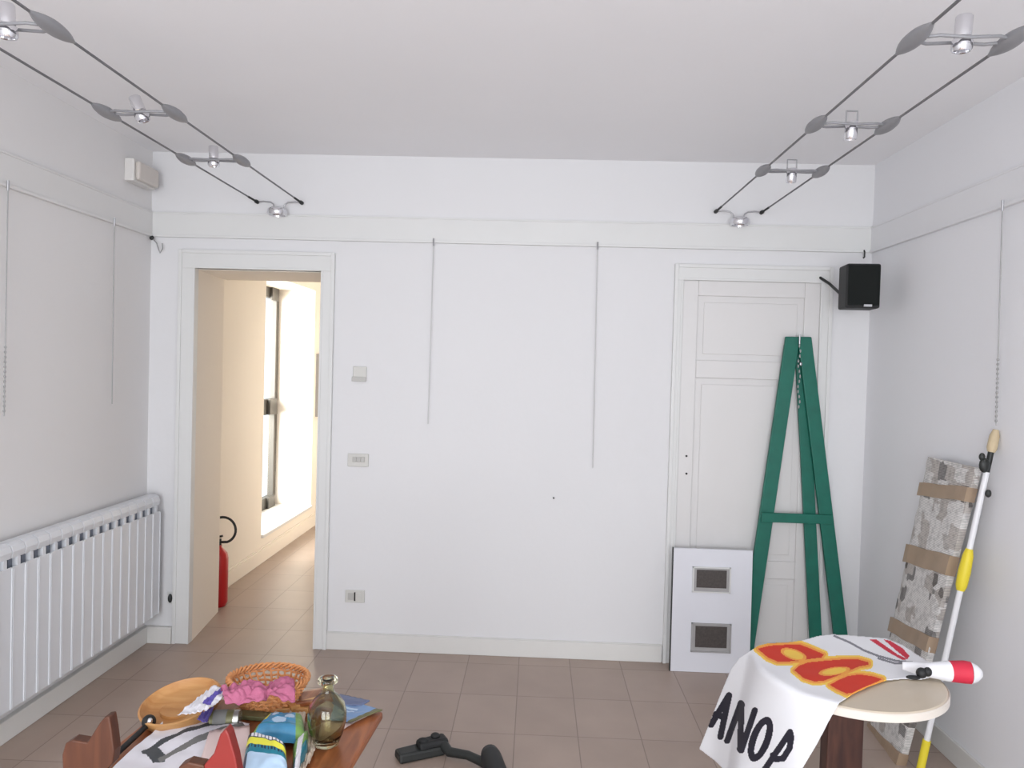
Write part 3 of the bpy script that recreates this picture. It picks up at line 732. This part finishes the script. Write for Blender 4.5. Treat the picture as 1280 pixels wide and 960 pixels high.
GRY = [[(1043, 795), (1062, 803), (1080, 813), (1098, 820), (1120, 826), (1140, 828)], [(1098, 823), (1118, 829), (1138, 830)]]
STR = [[(911, 869), (889, 906)], [(911.5, 869), (900.5, 921)], [(894, 893), (906, 897)],
       [(926, 879), (909, 926)], [(927, 880), (925, 937)], [(943.5, 888), (926.5, 938)],
       [(987.5, 915), (972, 938), (953, 966)], [(987.5, 915), (989, 922), (987, 935), (979, 948), (970, 949), (966, 944)]]
def pat(x, y):
    if y > 862:
        for s in STR:
            if x < 1000 and dpoly(x, y, s, False) < 3.9: return 4
        e = inell(x, y, (950.5, 924), (29.5, 13), -70)
        if e <= 1 and inell(x, y, (950.5, 924), (19.5, 4.2), -70) >= 1: return 4
    for s in RED:
        if inpoly(x, y, s):
            for c, r, a in YEL:
                if inell(x, y, c, r, a) < 1: return 3 if inell(x, y, c, r, a) < .75 else 2
            return 1
    d = min(dpoly(x, y, s) for s in RED) if y < 885 and x < 1120 else 99
    if d < 2.6: return 2
    if d < 5.2: return 3
    if x > 1035 and y < 832:
        for s in CRI:
            if inpoly(x, y, s): return 5
        for s in GRY:
            if dpoly(x, y, s, False) < 1.3: return 6
    return 0
FA = PZ(939, 813, TZ+.012); FB = PZ(1049, 878, TZ+.012); FA.z = FB.z = 0
ch_ = (FB-FA); CL = ch_.length; cd = ch_.normalized(); on = Vector((cd.y, -cd.x, 0))
if on.dot(TC-FA) > 0: on = -on
def Fsurf(P):
    zt_ = TZ+.006
    w = noise.noise(Vector((P.x*9, P.y*9, 0)))
    zt_ += .006*(w+.5)
    # ridge of bunched cloth towards the back
    bk = max(0, min(1, (P.y+1.80)/.30)); zt_ += .030*bk*bk
    d1 = P.z-zt_
    q = Vector((P.x, P.y, 0))-FA; s = q.dot(cd)/CL; n = q.dot(on)
    qc = Vector((P.x, P.y, 0))-TC; nc = qc.dot(on); sc2 = qc.dot(cd)
    drop = max(0, TZ-P.z)
    arc = math.sqrt(max(0, (TR+.006)**2-sc2*sc2)); flat = .20
    ar = max(arc, flat)+max(0, .05-abs(arc-flat))**2*5
    off = ar+.16*drop+.012*math.sin(s*7+1)*min(1, drop*5)
    d2_ = nc-off
    k = .022; hh = max(k-abs(d1-d2_), 0)/k
    return max(d1, d2_)+hh*hh*k*.25
def hit(x, y):
    d = ray(x, y).normalized(); t = 1.2; f0 = Fsurf(CAM+d*t); st_ = .03
    while t < 3.4:
        t2 = t+st_; f1 = Fsurf(CAM+d*t2)
        if f1 < 0:
            a, b = t, t2
            for _ in range(18):
                mm = (a+b)/2
                if Fsurf(CAM+d*mm) > 0: a = mm
                else: b = mm
            return CAM+d*((a+b)/2)
        t = t2
    return None
stp = .8
# coarse surface lookup (every 4 units) then bilinear
gx0, gy0, cs = 866, 784, 3.0
NX, NY = int((1176-gx0)/cs)+2, int((1012-gy0)/cs)+2
G = [[hit(gx0+i*cs, gy0+j*cs) for i in range(NX)] for j in range(NY)]
def surf(x, y):
    i = (x-gx0)/cs; j = (y-gy0)/cs; i0, j0 = int(i), int(j); fu, fv = i-i0, j-j0
    q = [G[j0][i0], G[j0][i0+1], G[j0+1][i0], G[j0+1][i0+1]]
    if any(v is None for v in q): return None
    return (q[0]*(1-fu)+q[1]*fu)*(1-fv)+(q[2]*(1-fu)+q[3]*fu)*fv
m = MB(); vid = {}; vs = []; fs = []; mi = []
nx, ny = int((1172-868)/stp), int((1008-788)/stp)
for j in range(ny):
    y = 788+(j+.5)*stp
    for i in range(nx):
        x = 868+(i+.5)*stp
        if not inpoly(x, y, OUT): continue
        q = []
        for (a, b) in ((i, j), (i+1, j), (i+1, j+1), (i, j+1)):
            if (a, b) not in vid:
                p = surf(868+a*stp, 788+b*stp)
                if p is None: vid[(a, b)] = -1
                else: vid[(a, b)] = len(vs); vs.append(p)
            q.append(vid[(a, b)])
        if -1 in q: continue
        fs.append(tuple(q[::-1])); mi.append(pat(x, y))
bn = thing('printed_banner', (TC.x, TC.y, TZ), 'white banner with black ANOP lettering and red and yellow print, draped over the round table', 'banner')
m.v = vs; m.f = fs; m.mi = mi
cl = obj('banner_cloth', m, ['cloth', 'bred', 'borange', 'byellow', 'bblack', 'bcrimson', 'bgrey'], bn, smooth=180, solid=.002)
# rolled end of the banner sticking out over the right rim
pr = [(1128, 832, .012), (1140, 834, .017), (1155, 837, .021), (1170, 838, .025), (1183, 839, .030), (1186, 839, .031), (1205, 840, .034), (1213, 841, .033), (1222, 842, .024), (1228, 843, .010)]
P3 = []
for x, y, r in pr:
    p = PZ(x, y, TZ+.035); P3.append((p, r))
mt_ = MB()
mid = 5
mt_.tube([p for p, r in P3[:mid+1]], [r for p, r in P3[:mid+1]], 18, 0)
mt_.tube([p for p, r in P3[mid:8]], [r for p, r in P3[mid:8]], 18, 1)
mt_.tube([p for p, r in P3[7:]], [r for p, r in P3[7:]], 18, 0)
tl = obj('rolled_end', mt_, ['cloth', 'bcrimson'], bn, smooth=50); tl['label'] = 'rolled white end with a crimson band'
m = MB(); q = PZ(1151, 838, TZ+.045)
m.ell(q+Vector((-.008, -.02, .0)), (.016, .014, .016), 8).ell(q+Vector((.010, -.02, .004)), (.012, .012, .014), 8).ell(q+Vector((-.035, -.026, -.012)), (.022, .010, .006), 8)
obj('tie_knot', m, 'black', bn, smooth=60)

# ================================================================== CLUTTERED TABLE, LEFT
LZ = .70
A = PZ(479, 889, LZ); E_ = PZ(436, 960, LZ); dn = (E_-A).normalized(); rt_ = Vector((dn.y, -dn.x, 0))
if rt_.x > 0: rt_ = -rt_           # runs to the left along the far edge
Lf = PZ(190, 895, LZ); Wd = (Lf-A).dot(rt_)
Dp = .47
def tp(a, b, z=LZ): p = A+rt_*a+dn*b; return Vector((p.x, p.y, z))
tb = thing('wooden_table', (tp(Wd/2, Dp/2, 0)), 'reddish brown wooden table covered with clutter at lower left', 'table')
def tslab(a0, b0, a1, b1, z0, z1):
    return MB().hexa([tp(a0, b0, z0), tp(a1, b0, z0), tp(a1, b1, z0), tp(a0, b1, z0)], [tp(a0, b0, z1), tp(a1, b0, z1), tp(a1, b1, z1), tp(a0, b1, z1)])
obj('table_top', tslab(0, 0, Wd, Dp, LZ-.022, LZ), 'tablewood', tb, bevel=.006)
obj('apron', tslab(.09, .09, Wd-.09, Dp-.05, LZ-.08, LZ-.022), 'darkwood', tb)
for a in (.09, Wd-.14):
    for b in (.09, Dp-.10): obj('leg', tslab(a, b, a+.05, b+.05, 0, LZ-.022), 'darkwood', tb, bevel=.004)

# ---- chair pushed in at the near side of that table: only its two carved uprights reach the view
cy_ = tp(0, Dp).y-.085
def cpoly(pts, yy): return [PY(x, y, yy) for x, y in pts]
chy = min(tp(0, Dp).y, tp(Wd, Dp).y)-.035
L = cpoly([(92, 921), (100, 917), (119, 920), (134, 896), (140, 889), (146, 888), (149, 905), (152, 930), (150, 946), (128, 970), (122, 1000), (92, 1000), (89, 960), (88, 935)], chy)
Rr = cpoly([(231, 950), (243, 944), (262, 948), (272, 1000), (232, 1000)], chy)
Rr2 = cpoly([(262, 948), (274, 934), (282, 910), (289, 903), (293, 910), (301, 938), (305, 960), (309, 1000), (272, 1000)], chy)
zl = L[10].z
chx0, chx1 = min(p.x for p in L), max(p.x for p in Rr2)
chair = thing('carved_chair', ((chx0+chx1)/2, chy, 0), 'brown wooden chair with jagged carved uprights, pushed to the cluttered table', 'chair')
th_ = (0, -.028, 0)
obj('left_upright', MB().prism(L, th_), 'chairwood', chair, bevel=.003)
obj('right_upright', MB().prism(Rr, th_), 'chairwood', chair, bevel=.003)
tag(obj('right_upright_peak', MB().prism(Rr2, th_), 'redwood', chair, bevel=.003), 'red painted pointed peak')
obj('back_rail', MB().box((chx0, chy-.028, zl-.12), (chx1, chy, zl+.002)), 'chairwood', chair, bevel=.004)
obj('seat', MB().box((chx0, chy-.03, .43), (chx1, chy+.33, .46)), 'chairwood', chair, bevel=.006)
for (x, y, z1) in ((chx0+.002, chy-.028, zl-.12), (chx1-.037, chy-.028, zl-.12), (chx0+.02, chy+.27, .43), (chx1-.055, chy+.27, .43)):
    obj('leg', MB().box((x, y, 0), (x+.035, y+.028, z1)), 'chairwood', chair, bevel=.003)

# ---- sheets lying about
def sheet(name, quad, z, nu, nv, hf, pf, mats, parent=None, solid=.0008, zs=None):
    C_ = [PZ(x, y, z if zs is None else zs[i]) for i, (x, y) in enumerate(quad)]
    m = MB(); vs = []
    for j in range(nv+1):
        for i in range(nu+1):
            u, v = i/nu, j/nv
            p = C_[0].lerp(C_[1], u).lerp(C_[3].lerp(C_[2], u), v); p.z += hf(u, v) if hf else 0; vs.append(p)
    fs = [(j*(nu+1)+i, j*(nu+1)+i+1, (j+1)*(nu+1)+i+1, (j+1)*(nu+1)+i) for j in range(nv) for i in range(nu)]
    m.v = vs; m.f = [f[::-1] for f in fs]; m.mi = [pf((i+.5)/nu, (j+.5)/nv) if pf else 0 for j in range(nv) for i in range(nu)]
    return obj(name, m, mats, parent, smooth=60, solid=solid)
def fold(a, s, seed, base=0): return lambda u, v: base+a*(.5+.5*noise.noise(Vector((u*s, v*s, seed))))+a*.35*noise.noise(Vector((u*s*3, v*s*3, seed+5)))

# big white poster with a grey ruled frame
PQ = [(205, 903), (312, 905), (268, 985), (118, 985)]
def poster(u, v):
    x = (PQ[0][0]*(1-u)+PQ[1][0]*u)*(1-v)+(PQ[3][0]*(1-u)+PQ[2][0]*u)*v
    y = (PQ[0][1]*(1-u)+PQ[1][1]*u)*(1-v)+(PQ[3][1]*(1-u)+PQ[2][1]*u)*v
    if dpoly(x, y, [(176, 947), (200, 933), (228, 920), (262, 909), (296, 905)], False) < 2.6: return 2
    if dpoly(x, y, [(198, 954), (222, 942), (246, 930), (275, 919), (302, 909)], False) < 3.4: return 1
    if inpoly(x, y, [(176, 947), (192, 938), (205, 948), (203, 958), (188, 958)]): return 2
    return 0
tag(sheet('poster_sheet', PQ, LZ+.014, 110, 110, fold(.012, 2.5, 2), poster, ['paper', 'greyink', 'dkink']),
    'white poster sheet with a thick grey ruled frame on the cluttered table', 'poster')
tag(sheet('paper_sheet', [(262, 915), (312, 908), (312, 985), (240, 985)], LZ+.028, 14, 14, fold(.008, 3, 4), None, ['pinkpaper']),
    'pale pink paper sheet beside the red chair peak', 'paper')
tag(sheet('brochure', [(425, 868), (462, 876), (452, 882), (418, 880)], LZ+.012, 10, 8, fold(.004, 3, 1), None, ['slate'], solid=.004),
    'slate blue folder at the far right corner of the cluttered table', 'folder')
tag(sheet('paper_sheet', [(400, 905), (470, 890), (440, 905), (395, 935)], LZ+.002, 14, 14, fold(.002, 3, 6), None, ['pinkpaper']),
    'pink paper lying under the blue brochure beside the glass bottle', 'paper')
def broc(u, v): return 1 if (.3 < v < .36 or .44 < v < .48) and .2 < u < .6 else (2 if u > .86 else 0)
tag(sheet('brochure', [(424, 874), (478, 888), (438, 903), (412, 900)], LZ+.009, 30, 24, fold(.006, 2, 8), broc, ['blue', 'lblue', 'olive'], solid=.003),
    'glossy light blue brochure at the right corner of the cluttered table', 'brochure')
tag(sheet('flat_card', [(375, 866), (412, 860), (422, 880), (372, 884)], LZ+.010, 8, 8, fold(.004, 3, 3), None, ['tablewood'], solid=.003),
    'dark brown card lying flat behind the glass bottle', 'card')
# crumpled tan paper in front of the bottle
tag(sheet('crumpled_paper', [(382, 908), (391, 906), (394, 944), (372, 985)], LZ+.006, 26, 26, fold(.026, 5, 12), None, ['kraft']),
    'crumpled tan paper between the blue packets and the glass bottle', 'paper')
tag(sheet('crumpled_paper', [(340, 897), (382, 896), (380, 914), (350, 916)], LZ+.005, 26, 20, fold(.024, 4, 17), None, ['kraft']),
    'crumpled cream paper behind the blue packets', 'paper')
# tan wooden sticks and offcuts
def block(name, a, b, w, t, z, mt, label, cat, group=None):
    p, q = PZ(*a, z), PZ(*b, z); o = obj(name, MB().bar(p, q, w, t), mt, bevel=.002); return tag(o, label, cat, group)
block('wooden_stick', (362, 884), (400, 874), .022, .012, LZ+.018, 'tanwood', 'short pale wooden stick poking out between basket and bottle', 'wooden stick', 'wood offcuts on the cluttered table')
block('wooden_stick', (318, 886), (386, 886), .030, .014, LZ+.008, 'tanwood', 'broad pale wooden offcut lying in front of the wicker basket', 'wooden stick', 'wood offcuts on the cluttered table')
block('wooden_stick', (300, 893), (345, 897), .034, .012, LZ+.007, 'olive', 'olive brown wooden offcut between the tin and the blue packets', 'wooden stick', 'wood offcuts on the cluttered table')
block('wooden_stick', (370, 880), (402, 877), .016, .012, LZ+.022, 'tablewood', 'small dark wooden offcut just left of the glass bottle', 'wooden stick', 'wood offcuts on the cluttered table')

# round wooden tray, tilted against the clutter
tc_ = PZ(226, 878, LZ+.045); n_ = Vector((-.10, -.20, 1)).normalized()
ty = thing('wooden_tray', (tc_.x, tc_.y, LZ), 'round honey coloured wooden tray at the far left of the cluttered table', 'tray')
obj('tray_dish', MB().lathe([(0, -.012), (.080, -.018), (.094, -.008), (.101, .012), (.102, .018), (.097, .020), (.088, .004), (.078, 0), (0, -.001)], tc_-n_*.012, n_, 56), 'tray', ty, smooth=40)
obj('tray_foot', MB().lathe([(0, 0), (.05, 0), (.05, .03), (0, .03)], (tc_.x, tc_.y-.0, LZ+.0), (0, 0, 1), 24), 'tray', ty, smooth=40)
# bag of plastic with violet ribbon lying over the tray
tag(sheet('plastic_wrapper', [(221, 899), (266, 862), (290, 867), (258, 894)], LZ+.085, 30, 16, fold(.020, 4, 21), lambda u, v: 1 if (.45 < v < .75 and u > .35) else 0, ['paper', 'violet']),
    'crumpled white wrapper with a violet stripe lying over the wooden tray', 'wrapper')
tag(sheet('violet_ribbon', [(246, 902), (258, 884), (268, 886), (258, 906)], LZ+.045, 14, 14, fold(.010, 4, 31), None, ['violet']),
    'short violet ribbon hanging below the white wrapper beside the tin', 'ribbon')
# small tin lying in front
p = PZ(264, 900, LZ+.02); q = PZ(298, 899, LZ+.02)
tn = thing('small_tin', (p.x, p.y, LZ), 'small olive and silver tin lying below the pink cloth', 'tin')
obj('tin_body', MB().tube([p, q], .024, 20), 'olive', tn, smooth=40)
obj('tin_label', MB().tube([p.lerp(q, .12), p.lerp(q, .6)], .0246, 20), 'greyink', tn, smooth=40)
obj('tin_lid', MB().tube([p.lerp(q, .86), p.lerp(q, 1.05)], .026, 20), 'silver', tn, smooth=40)
# black stick with a shiny tip along the table's left edge
p = PZ(186, 905, LZ+.020); q = PZ(118, 968, LZ+.012)
cn = thing('black_stick', ((p+q)/2).to_tuple(), 'thin black stick with a shiny knob beside the white poster', 'stick')
obj('shaft', MB().tube([p, q], .007, 10), 'black', cn, smooth=50)
obj('knob', MB().ell(p+Vector((0, 0, .006)), (.017, .017, .017), 12), 'black', cn, smooth=60)
obj('shiny_cap', MB().ell(p+Vector((.008, -.010, .012)), (.007, .007, .009), 8), 'chrome', cn, smooth=60)

# wicker basket
bc = PZ(335, 882, LZ); bc.y += 0
bk = thing('wicker_basket', bc, 'small round orange wicker basket at the far edge of the cluttered table', 'basket')
m = MB()
for k in range(30):       # uprights
    a = 2*math.pi*k/30; r0, r1 = .062, .102
    m.tube([bc+Vector((r0*math.cos(a), r0*math.sin(a)*.8, .004)), bc+Vector(((r0+r1)/2*math.cos(a+.05), (r0+r1)/2*math.sin(a+.05)*.8, .035)), bc+Vector((r1*math.cos(a+.12), r1*math.sin(a+.12)*.8, .072))], .0028, 6)
obj('stakes', m, 'wicker', bk, smooth=60)
m = MB()
for lv in range(6):
    z = .008+.0115*lv; rr = .066+.040*(z/.072); pts = []
    for k in range(61):
        a = 2*math.pi*k/60; w = .004*(1 if (k+lv) % 2 else -1); pts.append(bc+Vector(((rr+w)*math.cos(a), (rr+w)*math.sin(a)*.8, z+.002*math.sin(k*1.9+lv))))
    m.tube(pts, .0032, 6)
obj('weave', m, 'wicker', bk, smooth=60)
m = MB()
for s in (0, 2.1, 4.2):
    pts = []
    for k in range(73):
        a = 2*math.pi*k/72; pts.append(bc+Vector(((.106+.006*math.cos(a*14+s))*math.cos(a), (.106+.006*math.cos(a*14+s))*math.sin(a)*.8, .078+.007*math.sin(a*14+s))))
    m.tube(pts, .0036, 6)
obj('braided_rim', m, 'wicker', bk, smooth=60)
obj('basket_base', MB().lathe([(0, 0), (.066, 0), (.066, .006), (0, .006)], bc, (0, 0, 1), 28), 'wicker', bk)

# pink cloth lying bunched over the basket front
C0 = [PZ(274, 864, LZ+.090), PZ(366, 851, LZ+.092), PZ(369, 874, LZ+.088), PZ(281, 879, LZ+.085)]
m = MB(); nu, nv = 70, 30; vs = []
for j in range(nv+1):
    for i in range(nu+1):
        u, v = i/nu, j/nv
        p = C0[0].lerp(C0[1], u).lerp(C0[3].lerp(C0[2], u), v)
        pinch = math.exp(-((u-.62)/.07)**2)
        mid = p.lerp(C0[0].lerp(C0[1], u).lerp(C0[3].lerp(C0[2], u), .5), .55*pinch)
        mid.z += .022*math.sin(math.pi*v)*(1-.6*pinch)*(1-.3*abs(u-.5)) + .016*noise.noise(Vector((u*5, v*3, 2))) + .008*noise.noise(Vector((u*14, v*9, 5))) - .008*max(0, math.sin(u*16+v*9+2))**4
        vs.append(mid)
m.v = vs; m.f = [(j*(nu+1)+i, (j+1)*(nu+1)+i, (j+1)*(nu+1)+i+1, j*(nu+1)+i+1) for j in range(nv) for i in range(nu)]; m.mi = [0]*len(m.f)
tag(obj('pink_cloth', m, 'pink', smooth=80, solid=.003), 'bunched pink cloth pinched in the middle, in front of the wicker basket', 'cloth')

# blue, green and yellow packets
def soft_packet(name, quad, z, h, pf, mats, label, cat, zs=None, group=None):
    C_ = [PZ(x, y, z if zs is None else zs[i]) for i, (x, y) in enumerate(quad)]
    n = 44; m = MB(); vs = []
    prof = lambda u: (1-(2*u-1)**6)
    for side in (1, 0):
        for j in range(n+1):
            for i in range(n+1):
                u, v = i/n, j/n; p = C_[0].lerp(C_[1], u).lerp(C_[3].lerp(C_[2], u), v)
                if side: p.z += h*math.sqrt(max(0, prof(u)*prof(v)))+.003*noise.noise(Vector((u*7, v*7, z*90)))
                vs.append(p)
    N = (n+1)**2; m.v = vs; f = []; mi = []
    for b in (0, 1):
        for j in range(n):
            for i in range(n):
                q = (b*N+j*(n+1)+i, b*N+j*(n+1)+i+1, b*N+(j+1)*(n+1)+i+1, b*N+(j+1)*(n+1)+i)
                f.append(q[::-1] if b == 0 else q); mi.append(pf((i+.5)/n, (j+.5)/n))
    for k in range(n):
        for q in ((k, k+1, N+k+1, N+k), (n*(n+1)+k, N+n*(n+1)+k, N+n*(n+1)+k+1, n*(n+1)+k+1), (k*(n+1), N+k*(n+1), N+(k+1)*(n+1), (k+1)*(n+1)), (k*(n+1)+n, (k+1)*(n+1)+n, N+(k+1)*(n+1)+n, N+k*(n+1)+n)):
            f.append(q); mi.append(0)
    m.f = f; m.mi = mi
    return tag(obj(name, m, mats, smooth=50), label, cat, group)
def pA(u, v):
    if u < .10: return 1
    if u < .17 and v < .5: return 2
    if u > .80: return 3 if (u*9+v*5) % 1 > .35 else 1
    if math.hypot(u-.45, v-.55) < .15 or math.hypot(u-.66, v-.36) < .11 or math.hypot(u-.3, v-.25) < .08: return 4
    if .70 < v < .76: return 5
    return 0
soft_packet('plastic_packet', [(334, 904), (378, 902), (384, 930), (312, 926)], LZ+.02, .035, pA, ['skyp', 'limegreen', 'yellow', 'limegreen', 'lblue', 'teal'],
            'blue green plastic packet with pale dots lying behind the striped packet', 'packet')
def pB(u, v):
    if v < .22: return 1 if (.08 < u < .92 and (u*11) % 1 > .18 and .05 < v < .20) else 2
    if v < .36: return 3
    if v < .44: return 2 if (u*13) % 1 < .5 else 4
    if v < .52: return 4
    return 5 if u > .08 else 2
soft_packet('plastic_packet', [(310, 922), (357, 937), (362, 990), (298, 990)], LZ+.03, .035, pB, ['teal', 'paper', 'navy', 'yellow', 'teal', 'lblue'],
            'striped packet with white, yellow, teal and pale blue bands near the red chair peak', 'packet', zs=[LZ+.05, LZ+.05, LZ+.01, LZ+.01])
soft_packet('plastic_packet', [(366, 938), (386, 920), (384, 945), (366, 985)], LZ+.012, .03, lambda u, v: 1 if .35 < u+.3*v < .75 else (2 if v > .6 else 0), ['limegreen', 'paper', 'teal'],
            'narrow green and white packet leaning beside the crumpled tan paper', 'packet')

# glass bottle
gb = PZ(408, 930, LZ+.003)
bo = thing('glass_bottle', (gb.x, gb.y, LZ+.001), 'smoky yellow glass bottle with a wide collar at the right end of the cluttered table', 'bottle')
outp = [(0, 0), (.022, 0), (.030, .004), (.040, .030), (.0475, .062), (.0475, .082), (.042, .104), (.028, .122), (.0165, .132), (.014, .146), (.0165, .153), (.024, .157), (.025, .163), (.022, .168), (.016, .170)]
inp = [(.012, .168), (.011, .146), (.013, .134), (.025, .119), (.038, .101), (.0435, .082), (.0435, .062), (.036, .032), (.026, .012), (0, .012)]
obj('bottle_body', MB().lathe(outp+inp, bo.location, (0, 0, 1), 48), 'bottleglass', bo, smooth=70)

# ================================================================== BLACK VACUUM HEAD ON THE FLOOR
vc = PZ(548, 948, 0)
vt = thing('vacuum_head', (vc.x, vc.y, 0), 'black vacuum cleaner head and bent tube lying on the tiled floor', 'vacuum head')
h0, h1 = PZ(496, 951, 0), PZ(552, 938, 0)
d = (h1-h0).normalized(); nn = Vector((-d.y, d.x, 0))
def hb(a, b, w0, w1, z0, z1):
    return MB().hexa([a-nn*w0+Vector((0,0,z0)), a+nn*w0+Vector((0,0,z0)), b+nn*w1+Vector((0,0,z0)), b-nn*w1+Vector((0,0,z0))],
                     [a-nn*w0*.8+Vector((0,0,z1)), a+nn*w0*.8+Vector((0,0,z1)), b+nn*w1*.85+Vector((0,0,z1)), b-nn*w1*.85+Vector((0,0,z1))])
obj('nozzle', hb(h0, h1, .040, .048, .0, .038), 'dgrey', vt, bevel=.010)
obj('nozzle_lid', hb(h0.lerp(h1, .45), h1+d*.02, .034, .040, .030, .062), 'black', vt, bevel=.012)
obj('pedal', MB().ell(h0.lerp(h1, .58)+Vector((0, 0, .062)), (.024, .016, .010), 10).ell(h0.lerp(h1, .84)+Vector((0, .01, .066)), (.020, .018, .012), 10), 'black', vt, smooth=60)
n0 = PZ(562, 940, .03); n1 = PZ(585, 944, .03); n2 = PZ(602, 952, .03); n3 = PZ(612, 958, .03)
obj('neck_tube', MB().tube([h1+Vector((.0, -.005, .035)), n0, n1, n2, n3], [.024, .020, .018, .019, .02], 14), 'dgrey', vt, smooth=50)
k0 = PZ(612, 941, .05); k1 = PZ(626, 985, .05)
obj('handle', MB().tube([k0+(k0-k1).normalized()*.012, k0, k0.lerp(k1, .15), k0.lerp(k1, .6), k1], [.014, .036, .043, .045, .030], 18), 'black', vt, smooth=60)
